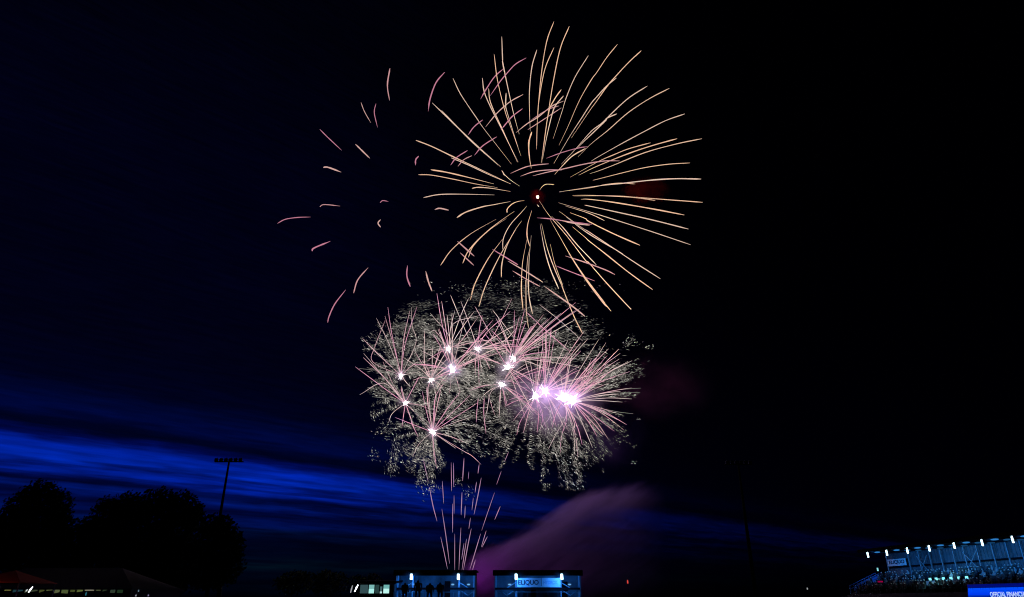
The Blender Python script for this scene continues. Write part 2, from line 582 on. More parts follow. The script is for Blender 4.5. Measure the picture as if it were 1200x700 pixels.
work_lamp(412, 690.5, 80, 8, 'dimmer lamp left of the bright lamp beside the clubhouse', .35, lean=.2)
work_lamp(162.5, 692.5, 60, 2, 'tiny bluish lamp low at the right end of the long marquee', .25, col=(.5, .8, 1))
work_lamp(159.4, 698, 60, 1.6, 'tiny white lamp at the bottom edge right of the marquee', .4)
work_lamp(174, 697.8, 60, 1.6, 'tiny violet lamp at the bottom edge right of the marquee', .35, col=(.7, .6, 1))
work_lamp(735.5, 682, 110, 4, 'small lone red lamp right of the sponsor sign stand', .7, col=(1.0, .10, .08))
work_lamp(946, 690, 90, 2, 'faint white lamp in the dark left of the blue-lit stand', .3)
work_lamp(101, 696, 58, 4, 'small blue green lamp below the long marquee windows', .15, col=(.1, .6, .8))

# ---------------------------------------------------------------- clubhouse with lit windows
def clubhouse():
    Y = 84
    foot = at(436, 690, Y); foot.z = 0
    root = empty('clubhouse', foot)
    tag(root, 'low dark clubhouse with pale cyan lit windows left of the blue-lit stands', 'building')
    X = lambda px: at(px, 690, Y).x - foot.x
    Z = lambda py: at(436, py, Y).z
    x0, x1 = X(420), X(461)
    zt = Z(684.2)
    zs = Z(695.5)
    MB().box(x0, x1, 0, .15, 0, zs - .06).box(x0, x0 + .15, .15, 6, 0, zt).box(x1 - .15, x1, .15, 6, 0, zt).box(x0 + .15, x1 - .15, 5.85, 6, 0, zt).box(x0 + .15, x1 - .15, .15, 5.85, 0, .1).build('wall', M_brick, root)
    MB().add([(x0 - .3, -.4, zt + .05), (x1 + .3, -.4, zt + .05), (x1 + .3, 6.3, zt + .35), (x0 - .3, 6.3, zt + .35),
              (x0 - .3, -.4, zt + .25), (x1 + .3, -.4, zt + .25), (x1 + .3, 6.3, zt + .55), (x0 - .3, 6.3, zt + .55)],
             [(0, 3, 2, 1), (4, 5, 6, 7), (0, 1, 5, 4), (1, 2, 6, 5), (2, 3, 7, 6), (3, 0, 4, 7)]).build('roof', M_darksteel, root)
    for a, b, parts in ((422, 431.3, [((.035, .075, .085), 0, 1)]), (432.2, 438.6, [((.42, .86, .82), 0, .52), ((.20, .48, .46), .52, 1)]),
                        (439.6, 444.3, [((.02, .05, .05), 0, 1)]), (445.4, 448, [((.48, .8, .8), 0, .22), ((.06, .13, .14), .22, .8)]),
                        (449.3, 456.2, [((.52, .92, .86), 0, .55), ((.16, .44, .42), .55, 1)])):
        f_ = MB()
        xa, xb = X(a), X(b)
        f_.box(xa - .06, xa, -.03, .12, zs - .05, zt - .05).box(xb, xb + .06, -.03, .12, zs - .05, zt - .05).box(xa, xb, -.03, .12, zt - .11, zt - .05).box(xa, xb, -.05, .12, zs - .05, zs)
        f = f_.build('window', M_darksteel, root)
        H_ = zt - .11 - zs
        for colr, q0, q1 in parts:
            MB().box(xa, xb, .05, .08, zs + H_ * q0, zs + H_ * q1 - .004).build('pane', glow('lit_pane', colr), f)
clubhouse()

# ---------------------------------------------------------------- people
def skin_mesh(name, joints, edges, sub=2):
    me = bpy.data.meshes.new(name)
    keys = list(joints)
    me.from_pydata([joints[k][0] for k in keys], [(keys.index(a), keys.index(b)) for a, b in edges], [])
    o = bpy.data.objects.new(name, me)
    C.objects.link(o)
    sk = o.modifiers.new('skin', 'SKIN')
    for k, v in zip(keys, me.skin_vertices[0].data):
        r = joints[k][1]
        v.radius = r if isinstance(r, tuple) else (r, r)
        v.use_root = (k == 'pelvis')
    sb = o.modifiers.new('sub', 'SUBSURF'); sb.levels = sub
    dg = bpy.context.evaluated_depsgraph_get()
    out = bpy.data.meshes.new_from_object(o.evaluated_get(dg))
    bpy.data.objects.remove(o)
    out.name = name
    for p in out.polygons: p.use_smooth = True
    return out

def standing(arms='down', lean=0.0):
    j = {'pelvis': ((0, 0, .95), (.17, .12)), 'waist': ((0, 0, 1.1), (.16, .11)), 'chest': ((lean * .4, 0, 1.33), (.19, .13)), 'neck': ((lean * .6, 0, 1.50), .065), 'jaw': ((lean * .7, -.02, 1.58), .085), 'head': ((lean * .7, 0, 1.69), .105)}
    e = [('pelvis', 'waist'), ('waist', 'chest'), ('chest', 'neck'), ('neck', 'jaw'), ('jaw', 'head')]
    for s, n in ((-1, 'l'), (1, 'r')):
        up = arms == 'up' and s == 1
        j['sh' + n] = ((s * .20, 0, 1.42), .075)
        j['el' + n] = ((s * .245, .03, 1.15) if not up else (s * .30, -.22, 1.30), .052)
        j['wr' + n] = ((s * .22, -.08, .92) if not up else (s * .17, -.38, 1.50), .038)
        j['ha' + n] = ((s * .24, -.11, .82) if not up else (s * .12, -.42, 1.58), .045)
        j['hip' + n] = ((s * .10, 0, .88), .10)
        j['kn' + n] = ((s * .12, -.02, .50), .068)
        j['an' + n] = ((s * .13, .02, .09), .05)
        j['to' + n] = ((s * .15, -.16, .045), .042)
        e += [('chest', 'sh' + n), ('sh' + n, 'el' + n), ('el' + n, 'wr' + n), ('wr' + n, 'ha' + n), ('pelvis', 'hip' + n), ('hip' + n, 'kn' + n), ('kn' + n, 'an' + n), ('an' + n, 'to' + n)]
    return skin_mesh('person', j, e)

def seated(var=0):
    l = (-.03, .03, 0)[var % 3]
    j = {'pelvis': ((0, 0, .52), (.17, .13)), 'waist': ((0, .02, .68), (.16, .12)), 'chest': ((l, .0, .92), (.19, .13)), 'neck': ((l, -.02, 1.09), .065), 'jaw': ((l, -.05, 1.17), .085), 'head': ((l, -.03, 1.28), .105)}
    e = [('pelvis', 'waist'), ('waist', 'chest'), ('chest', 'neck'), ('neck', 'jaw'), ('jaw', 'head')]
    for s, n in ((-1, 'l'), (1, 'r')):
        j['sh' + n] = ((s * .20 + l, 0, 1.01), .075)
        j['el' + n] = ((s * .26, -.06, .76), .052)
        j['wr' + n] = ((s * .16, -.28, .66), .038)
        j['ha' + n] = ((s * .12, -.36, .64), .045)
        j['hip' + n] = ((s * .10, -.06, .50), .10)
        j['kn' + n] = ((s * .13, -.46, .50), .07)
        j['an' + n] = ((s * .13, -.44, .09), .05)
        j['to' + n] = ((s * .14, -.60, .045), .042)
        e += [('chest', 'sh' + n), ('sh' + n, 'el' + n), ('el' + n, 'wr' + n), ('wr' + n, 'ha' + n), ('pelvis', 'hip' + n), ('hip' + n, 'kn' + n), ('kn' + n, 'an' + n), ('an' + n, 'to' + n)]
    return skin_mesh('person', j, e, 1)

# ---------------------------------------------------------------- floodlights of the stands
def hung_light(parent, loc, hpx_m, aim, power, spot=R(150), col=None, yout=-.35):
    m_ = MB()
    m_.box(-.16, .16, -.05, .22, -.10, .12)
    m_.box(-.03, .03, .0, .08, .12, .42)
    o = m_.build('floodlight', M_black, parent, loc=loc)
    h = hpx_m
    MB().add([(-.13, -.16, -h), (.17, -.16, -h), (.13, -.16, -.02), (-.13, -.16, -.02), (-.10, -.06, -h), (.12, -.06, -h), (.1, -.06, -.02), (-.1, -.06, -.02)],
             [(0, 1, 2, 3), (4, 7, 6, 5), (0, 4, 5, 1), (1, 5, 6, 2), (2, 6, 7, 3), (3, 7, 4, 0)]).build('lens', M_lens, o)
    lamp('floodlight_beam', 'SPOT', o, (0, yout, -h * .6), col or LAMPCOL, power, .25, spot, aim)
    return o

# ---------------------------------------------------------------- two small stands below the fireworks
def small_stand(pxa, pxb, lamps, label, sign):
    Y = 85
    pa, pb = at(pxa, 690, Y), at(pxb, 690, Y)
    root = empty('covered_terrace', ((pa.x + pb.x) / 2, Y, 0))
    tag(root, label, 'covered stand')
    ox = root.location.x
    X = lambda px: at(px, 690, Y).x - ox
    Z = lambda py: at(600, py, Y).z
    xl, xr = X(pxa), X(pxb)
    d = MB()
    for i in range(5):
        d.box(xl, xr, .2 + i * .7, .2 + i * .7 + (.7 if i < 4 else 1.2), 0, .55 + i * .38)
    d.build('terrace_steps', M_concrete, root)
    zr0, zr1 = Z(671.5), Z(668.5)
    MB().box(xl - .25, xr + .25, -.60, -.552, Z(675.0), Z(668.6)).build('fascia', M_darksteel, root)
    # back wall of pressed sheets with shallow ribs
    wl = MB().box(xl, xr, 3.9, 4.0, 2.07, zr1 - .15)
    n = int((xr - xl) / .42)
    for i in range(n + 1):
        x = xl + (xr - xl) * i / n
        wl.box(x - .03, x + .03, 3.87, 3.898, 2.08, zr1 - .16)
    wl.build('back_wall', M_panel, root)
    for f0, wd in (((.46, .55), (.83, .95)) if sign else ((.62, .7),)):
        x = xl + (xr - xl) * f0
        MB().box(x - wd / 2, x + wd / 2, 3.80, 3.865, 2.08, 4.05 - .2 * f0).build('door', M_darksteel, root)
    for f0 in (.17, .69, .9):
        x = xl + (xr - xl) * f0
        MB().ball((x, 3.7, Z(684.3)), .13, 10, 6, sq=(1.6, .5, .7)).build('lamp_reflection', glow('lamp_reflection', (.16, .42, .75), 1.0), root, smooth=True)  # glowing spots put in as reflections of the floodlights, not lamps
    MB().box(xl - .06, xl - .002, .3, 4.0, .55, zr0).build('side_wall', M_panel, root)
    MB().box(xr + .002, xr + .06, .3, 4.0, .55, zr0).build('side_wall', M_panel, root)
    MB().add([(xl - .25, -.55, zr0 + .08), (xr + .25, -.55, zr0 + .08), (xr + .25, 4.2, zr1 - .14), (xl - .25, 4.2, zr1 - .14),
              (xl - .25, -.55, zr1), (xr + .25, -.55, zr1), (xr + .25, 4.2, zr1), (xl - .25, 4.2, zr1)],
             [(0, 3, 2, 1), (4, 5, 6, 7), (0, 1, 5, 4), (1, 2, 6, 5), (2, 3, 7, 6), (3, 0, 4, 7)]).build('roof', M_darksteel, root)
    zb = Z(690)
    MB().box(xl, xr, .55, .72, zb - .11, zb + .13).build('beam', M_darksteel, root)
    cols = [xl + .12] + [X(p) for p in lamps] + [xr - .12]
    for x in cols:
        MB().box(x - .07, x + .07, .73, .87, .56, zr0 + .06).build('post', M_postwhite, root)
    for x, s in ((X(lamps[0]), -1), (X(lamps[1]), 1)):
        for z0, z1 in ((Z(683), Z(689)), (Z(691.5), Z(698))):
            MB().tube([(x + s * .08, .8, z0), (x + s * 1.05, .8, z1)], .05, 6).build('brace', M_postwhite, root)
        MB().tube([(x + s * 1.9, .8, Z(691.5)), (x + s * 1.05, .8, Z(698))], .05, 6).build('brace', M_steel, root)
    rl = MB()
    zz = Z(694)
    rl.tube([(xl + .2, .22, zz), (xr - .2, .22, zz)], .03, 6)
    for i in range(9):
        x = xl + .3 + (xr - xl - .6) * i / 8
        rl.tube([(x, .22, .56), (x, .22, zz)], .025, 5)
    rl.build('handrail', M_steel, root)
    k = mpp(676, Y)
    for p in lamps:
        hung_light(root, (X(p), -.84, Z(671.8) - .10), 6.2 * k, (0, 1.0, -.30), 760, yout=-.12)
    if sign:
        x0, x1 = X(606), X(657.3)
        z0, z1 = Z(688.2), Z(677.3)
        s_ = MB().box(x0, x1, .42, .50, z0, z1)
        so = s_.build('sponsor_sign', M_signwhite, None, loc=root.location)
        tag(so, 'wide white sponsor sign reading ELIQUO HYDROK hung between two lamps', 'sign')
        H_ = z1 - z0
        a = lettering('sign_lettering', 'ELIQUO', M_letterdark, so, X(631.5) - X(607.3), H_ * .60, .012)
        a.location = (X(607.3), .405, z0 + H_ * .17)
        b = lettering('sign_lettering', 'HYDROK', M_letterpale, so, X(654) - X(637), H_ * .40, .012)
        b.location = (X(637), .405, z0 + H_ * .30)
        MB().box(X(634.4), X(634.9), .39, .418, z0 + H_ * .12, z1).build('divider', M_letterdark, so)
    return root, X, Z, Y
st1, X1, Z1, YS = small_stand(463.5, 556, (482.5, 537.3), 'blue-lit covered terrace with dark silhouettes of people, below the rising comets', False)
small_stand(580, 680.5, (604.7, 658), 'blue-lit covered terrace that carries the sponsor sign, right of the rising comets', True)
sm = standing(); sm.materials.append(M_skin)
sm2 = standing('down', .06); sm2.materials.append(M_skin)
YP = 56
zf = 1.72
heads = ((475, 681.5, 0, sm, 'dark silhouette of a person left of the first lamp of the left terrace'),
         (490.5, 678.5, .6, sm2, 'tallest dark silhouette of a person just right of the first lamp'),
         (504, 682, .2, sm, 'dark silhouette of a person midway between the two lamps of the left terrace'),
         (516.5, 681, .5, sm2, 'dark silhouette of a person nearest the second lamp of the left terrace'))
for i, (px, py, dy, mesh, lab) in enumerate(heads):
    p = at(px, py, YP + dy)
    o = bpy.data.objects.new('person', mesh)
    C.objects.link(o)
    f = (p.z - zf) / 1.80
    o.location = (p.x, YP + dy, zf)
    o.scale = (1.12, 1.1, f)
    o.rotation_euler = (0, 0, R(180 + (i * 37 % 50 - 25)))
    tag(o, lab, 'person', 'people standing on the platform before the left terrace')
pl = MB()
xa, xb = at(462, 690, YP).x, at(528, 690, YP).x
pl.box(xa, xb, YP - .8, YP + 1.4, zf - .14, zf)
for x in (xa + .1, (xa + xb) / 2, xb - .1):
    for y in (YP - .6, YP + 1.2):
        pl.box(x - .05, x + .05, y - .05, y + .05, 0, zf - .14)
tag(pl.build('viewing_platform', M_darksteel), 'dark raised platform under the silhouetted people in front of the left terrace', 'platform')

# ---------------------------------------------------------------- main stand at right
AX = Vector((-.1135, .9935, 0)).normalized()
P0 = at(1185, 630.5, 80)
RZ = math.atan2(AX.y, AX.x)
BASE = Vector((P0.x, P0.y, 0))
def loc_frame(name):
    return empty(name, BASE, RZ)
main = loc_frame('main_stand')
tag(main, 'large blue-lit grandstand at right with seven white lamps along its roof edge', 'grandstand')
# local axes: x runs away from the camera along the stand, +y towards the pitch, -y to the back
L0, L1 = -14.0, 33.6
tiers = MB()
ROWS = 7
def tier_z(i): return 2.75 + i * .36
for i in range(ROWS):
    tiers.box(L0, L1, -.6 - (i + 1) * .82, -.6 - i * .82, 0, tier_z(i))
tiers.box(L0, L1, -7.6, -.6 - ROWS * .82, 0, tier_z(ROWS - 1))
tiers.build('seating_deck', M_deck, main)
MB().box(L0, L1, -.6, 1.55, 0, 2.0).box(L0, L1, 1.40, 1.55, 2.0, 2.35).build('front_wall', M_deck, main)
ZR = 8.05
bw = MB().box(L0, L1, -7.3, -7.2, tier_z(ROWS - 1), 8.5)
x = L0
while x < L1:
    bw.box(x - .03, x + .03, -7.198, -7.16, tier_z(ROWS - 1) + .02, 8.45)
    x += .58
bw.build('back_wall', M_panel2, main)
MB().box(L0, L1, -7.158, -6.98, 6.40, 6.62).build('wall_beam', M_darksteel, main)
rf = MB()
LF = 28.9                                        # the roof's far end is cut back at the front
rf.add([(L0 - .3, .35, 8.42), (LF, .35, 8.42), (L1 + .3, -7.6, 8.52), (L0 - .3, -7.6, 8.52),
        (L0 - .3, .35, 8.62), (LF, .35, 8.62), (L1 + .3, -7.6, 8.8), (L0 - .3, -7.6, 8.8)],
       [(0, 3, 2, 1), (4, 5, 6, 7), (0, 1, 5, 4), (1, 2, 6, 5), (2, 3, 7, 6), (3, 0, 4, 7)])
rf.build('roof', M_darksteel, main)
MB().box(L0 - .3, LF, .36, .44, 8.30, 8.75).build('fascia', M_darksteel, main)
for y in (-1.6, -3.2, -4.8):
    MB().tube([(L0, y, 8.36), (LF - .3 - y * .4, y, 8.36)], .07, 8).build('purlin', M_darksteel, main, smooth=True)
xs = [-12.2, -9.9, -7.5, -5.1, -2.7, -.3, 2.0, 4.4, 6.8, 9.0, 11.35, 14.0, 16.4, 18.5, 21.0, 23.3, 25.6, 28.0, 33.3]
for x in xs:
    MB().box(x - .06, x + .06, -6.97, -6.83, tier_z(ROWS - 1), 8.44).build('post', M_postwhite, main)
for a, b in ((13.9, 16.6), (23.6, 26.0), (-2.6, .0)):
    MB().tube([(a, -6.78, 5.1), (b, -6.78, 7.75)], .05, 6).build('brace', M_postwhite, main)
    MB().tube([(b, -6.66, 5.1), (a, -6.66, 7.75)], .05, 6).build('brace', M_postwhite, main)
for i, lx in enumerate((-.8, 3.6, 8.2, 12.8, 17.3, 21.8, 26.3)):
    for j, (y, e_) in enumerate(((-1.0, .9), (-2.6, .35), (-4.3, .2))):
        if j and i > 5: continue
        MB().ball((0, 0, 0), 1.0, 14, 8, sq=(.55, .30, .09)).build('roof_light_pool', glow('light_pool_glow', (.03 * e_, .22 * e_, .60 * e_), 1.0), main, loc=(lx, y, 8.27), smooth=True)  # glowing ellipsoids shaped as pools of light under the roof, not lamps
lamp_x = [-9.0, -4.5, 0, 4.56, 9.2, 13.8, 18.2, 22.75, 27.3]
for lx in lamp_x:
    o = hung_light(main, (lx, .05, 8.36), .74, (.55 if lx > 27 else 0, -1.0, -.16 if lx > 27 else -.34), 1000 if lx > 27 else 760, spot=R(112), yout=-.3, col=(.015, .27, 1.0))
    o.rotation_euler = (0, 0, 0)
    # the lens of each lamp looks to the back of the stand and along it
    for ch in children(o):
        if ch.type == 'MESH':
            ch.rotation_euler = (0, 0, R(-62))
        else:
            ch.location = (0, -.25, -.45)

# sponsor sign on the back wall
sg = loc_frame('wall_sign')
tag(sg, 'white sponsor sign reading ELIQUO high on the back wall of the main stand', 'sign')
MB().box(28.6, 33.0, -6.82, -6.76, 6.66, 7.62).build('sign_board', M_signwhite, sg)
a = lettering('sign_lettering', 'ELIQUO', M_letterdark, sg, 3.7, .60, .012)
a.rotation_euler = (0, 0, R(180))
a.location = (32.65, -6.745, 6.86)

# LED advertising board on the front wall
led = loc_frame('led_board')
tag(led, 'bright blue electronic advertising board reading OFFICIAL FINANCIAL in front of the main stand', 'advertising board')
MB().add([(-13.5, 1.56, 1.2), (6.95, 1.56, 1.2), (6.3, 1.56, 3.52), (-13.5, 1.56, 3.52), (-13.5, 1.8, 1.2), (6.95, 1.8, 1.2), (6.3, 1.8, 3.52), (-13.5, 1.8, 3.52)],
         [(0, 1, 2, 3), (4, 7, 6, 5), (0, 4, 5, 1), (1, 5, 6, 2), (2, 6, 7, 3), (3, 7, 4, 0)]).build('cabinet', M_black, led)
MB().box(-13.45, 6.25, 1.802, 1.815, 3.09, 3.48).build('header_band', glow('led_header', (0.0, .004, .16), 1.0, True), led)
gm_ = bpy.data.materials.new('led_screen'); gm_.use_nodes = True
g = NT(gm_.node_tree)
tcx = g.n('ShaderNodeTexCoord'); sx = g.n('ShaderNodeSeparateXYZ'); g.t.links.new(tcx.outputs['Object'], sx.inputs[0])
cr_ = g.ramp(g.rng(sx.outputs[2], 1.3, 3.1), [(0, (0, .008, .18)), (.45, (0, .006, .22)), (.62, (0, .045, .85)), (1, (0, .075, 1.0))])
em = g.n('ShaderNodeEmission'); g.put(cr_, em.inputs[0]); em.inputs[1].default_value = 1.0
oo = g.n('ShaderNodeOutputMaterial'); g.t.links.new(em.outputs[0], oo.inputs[0])
so_ = MB().add([(-13.45, 1.802, 1.3), (6.85, 1.802, 1.3), (6.25, 1.802, 3.085), (-13.45, 1.802, 3.085), (-13.45, 1.815, 1.3), (6.85, 1.815, 1.3), (6.25, 1.815, 3.085), (-13.45, 1.815, 3.085)],
               [(0, 1, 2, 3), (4, 7, 6, 5), (0, 4, 5, 1), (1, 5, 6, 2), (2, 6, 7, 3), (3, 7, 4, 0)])
so_.build('screen', gm_, led)
a = lettering('led_lettering', 'OFFICIAL FINANCIAL', glow('led_white_text', (.50, .66, 1.0), 1.0), led, 5.15, .50, .004)
a.rotation_euler = (0, 0, R(180)); a.location = (3.05, 1.822, 2.16)

# press desk with lit screens among the seats
desk = loc_frame('press_desk')
tag(desk, 'long white press desk lit cyan in the middle of the main stand seats', 'desk')
zd = tier_z(2)
MB().box(10.4, 19.5, -2.75, -2.35, zd + .68, zd + .74).build('desk_top', M_signwhite, desk)
MB().box(10.4, 19.5, -2.40, -2.36, zd + .20, zd + .675).build('front_panel', M_signwhite, desk)
for x in (10.5, 13.4, 16.4, 19.3):
    MB().box(x - .04, x + .04, -2.74, -2.42, zd, zd + .675).build('leg', M_steel, desk)
lamp('desk_fill', 'POINT', desk, (15.5, -1.7, zd + 1.9), (.25, .85, 1.0), 110, .3)  # added fill that brightens the desk front; no lamp hangs here
MS = glow('monitor_screen', (.22, .85, 1.0), 1.5)
for i, x in enumerate((11.6, 13.0, 14.4, 15.8, 17.2, 18.4)):
    mn = loc_frame('monitor')
    tag(mn, 'small cyan lit monitor standing on the white press desk', 'monitor', 'monitors along the press desk')
    MB().box(x - .24, x + .24, -2.60, -2.56, zd + .80, zd + 1.10).build('screen', MS, mn)
    MB().box(x - .03, x + .03, -2.64, -2.605, zd + .74, zd + .95).box(x - .12, x + .12, -2.68, -2.5, zd + .741, zd + .76).build('stand', M_black, mn)

# seated spectators
cloth_cols = [(.03, .03, .035), (.05, .05, .05), (.02, .02, .03), (.10, .10, .10), (.05, .02, .02), (.30, .30, .30), (.015, .015, .015), (.03, .035, .03)]
people = []
for i, c in enumerate(cloth_cols):
    m_ = bpy.data.materials.new('clothes_and_skin'); m_.use_nodes = True
    g = NT(m_.node_tree)
    tcx = g.n('ShaderNodeTexCoord'); sx = g.n('ShaderNodeSeparateXYZ'); g.t.links.new(tcx.outputs['Object'], sx.inputs[0])
    hair = (.05, .035, .025)
    f = g.rng(sx.outputs[2], 0, 1.45)
    cc = g.ramp(f, [(0, (.02, .02, .025)), (.36, c), (.76, (.75, .60, .52)), (.95, hair)], 'CONSTANT')
    b = g.n('ShaderNodeBsdfPrincipled'); b.inputs['Roughness'].default_value = .85
    g.t.links.new(cc, b.inputs['Base Color'])
    oo = g.n('ShaderNodeOutputMaterial'); g.t.links.new(b.outputs[0], oo.inputs[0])
    me = seated(i)
    me.materials.clear(); me.materials.append(m_)
    people.append(me)
rd = random.Random(21)
cnt = 0
rotq = Matrix.Rotation(RZ, 3, 'Z')
for i in range(ROWS - 1):
    y = -.6 - i * .82 - .45
    zt = tier_z(i)
    x = -4.0 if i >= 2 else -3.5
    while x < 32.6:
        x += .56 + rd.uniform(-.04, .05)
        if rd.random() < (.34 if i < 4 else .18) or (i in (2, 3) and 10.0 < x < 20 and rd.random() < .2):
            continue
        if i == 2 and 10.0 < x < 19.9: continue
        if i in (2, 3, 4) and 28.6 < x < 31.6: continue
        if i < 2 and x < 6.5 and rd.random() < .5: continue
        if rd.random() < .12: continue
        me = people[rd.randrange(len(people))]
        o = bpy.data.objects.new('person', me)
        C.objects.link(o)
        o.location = BASE + rotq @ Vector((x, y, zt))
        o.rotation_euler = (0, 0, RZ + math.pi + R(rd.uniform(-18, 18)))
        s = rd.uniform(.93, 1.07)
        o.scale = (s, s, s)
        tag(o, 'seated spectator in the main stand seen as a small lamp-lit figure', 'person', 'spectators seated in the main stand')
        cnt += 1
# fixed seats under them are one bench per row
for i in range(ROWS - 1):
    y = -.6 - i * .82
    MB().box(L0 + .2, L1 - .6, y - .80, y - .38, tier_z(i) + .34, tier_z(i) + .40).box(L0 + .2, L1 - .6, y - .62, y - .56, tier_z(i), tier_z(i) + .338).build('bench', M_darksteel, main)

# stair at the far end of the stand
stair = loc_frame('staircase')
tag(stair, 'blue railed staircase descending from the far left end of the main stand', 'staircase')
sx0 = 34.3
M_bluerail = mat('blue_paint', (.14, .34, .85), .5, vary=.1)
stp = MB()
for i in range(11):
    stp.box(sx0, sx0 + 1.6, -6.6 + i * .52, -6.08 + i * .52, 0, 4.75 - i * .215)
stp.build('steps', M_deck, stair)
for xx in (sx0 + .04, sx0 + 1.56):
    h_ = MB().tube([(xx, -6.2, 5.82), (xx, -1.5, 3.95), (xx, -1.45, 2.5)], .05, 6).tube([(xx, -6.2, 5.35), (xx, -1.5, 3.45)], .035, 6)
    for i in range(8):
        y = -6.2 + i * .66
        zt = 5.82 - (y + 6.2) / 4.7 * 1.87
        h_.tube([(xx, y, zt - 1.0), (xx, y, zt)], .03, 5)
    h_.build('handrail', M_bluerail, stair)
MB().add([(sx0 + .1, -6.0, 4.95), (sx0 + .1, -4.6, 4.45), (sx0 + .1, -4.6, 4.95), (sx0 + .1, -6.0, 5.55), (sx0 + .16, -6.0, 4.95), (sx0 + .16, -4.6, 4.45), (sx0 + .16, -4.6, 4.95), (sx0 + .16, -6.0, 5.55)],
         [(0, 1, 2, 3), (4, 7, 6, 5), (0, 4, 5, 1), (1, 5, 6, 2), (2, 6, 7, 3), (3, 7, 4, 0)]).build('side_panel', M_bluerail, stair)
rlp = loc_frame('exit_lamp')
tag(rlp, 'small dim red lamp low on the stair side of the main stand', 'lamp')
MB().box(30.9, 30.95, -3.95, -3.15, 4.32, 4.52).build('lamp_tube', glow('red_exit', (.30, .0, .05), 1.0), rlp)
MB().box(30.955, 31.05, -4.0, -3.1, 4.26, 4.58).box(30.96, 31.04, -3.6, -3.5, tier_z(3), 4.26).build('housing', M_black, rlp)
wlp = loc_frame('aisle_lamp')
tag(wlp, 'small pale cyan lamp at the top of the stair beside the wall sign', 'lamp')
MB().box(33.0, 33.25, -5.0, -4.9, 6.0, 6.45).build('lamp_tube', glow('cyan_aisle', (.25, .7, .75), 1.0), wlp)
MB().box(33.05, 33.2, -5.06, -5.0, 4.9, 6.5).build('pole', M_darksteel, wlp)

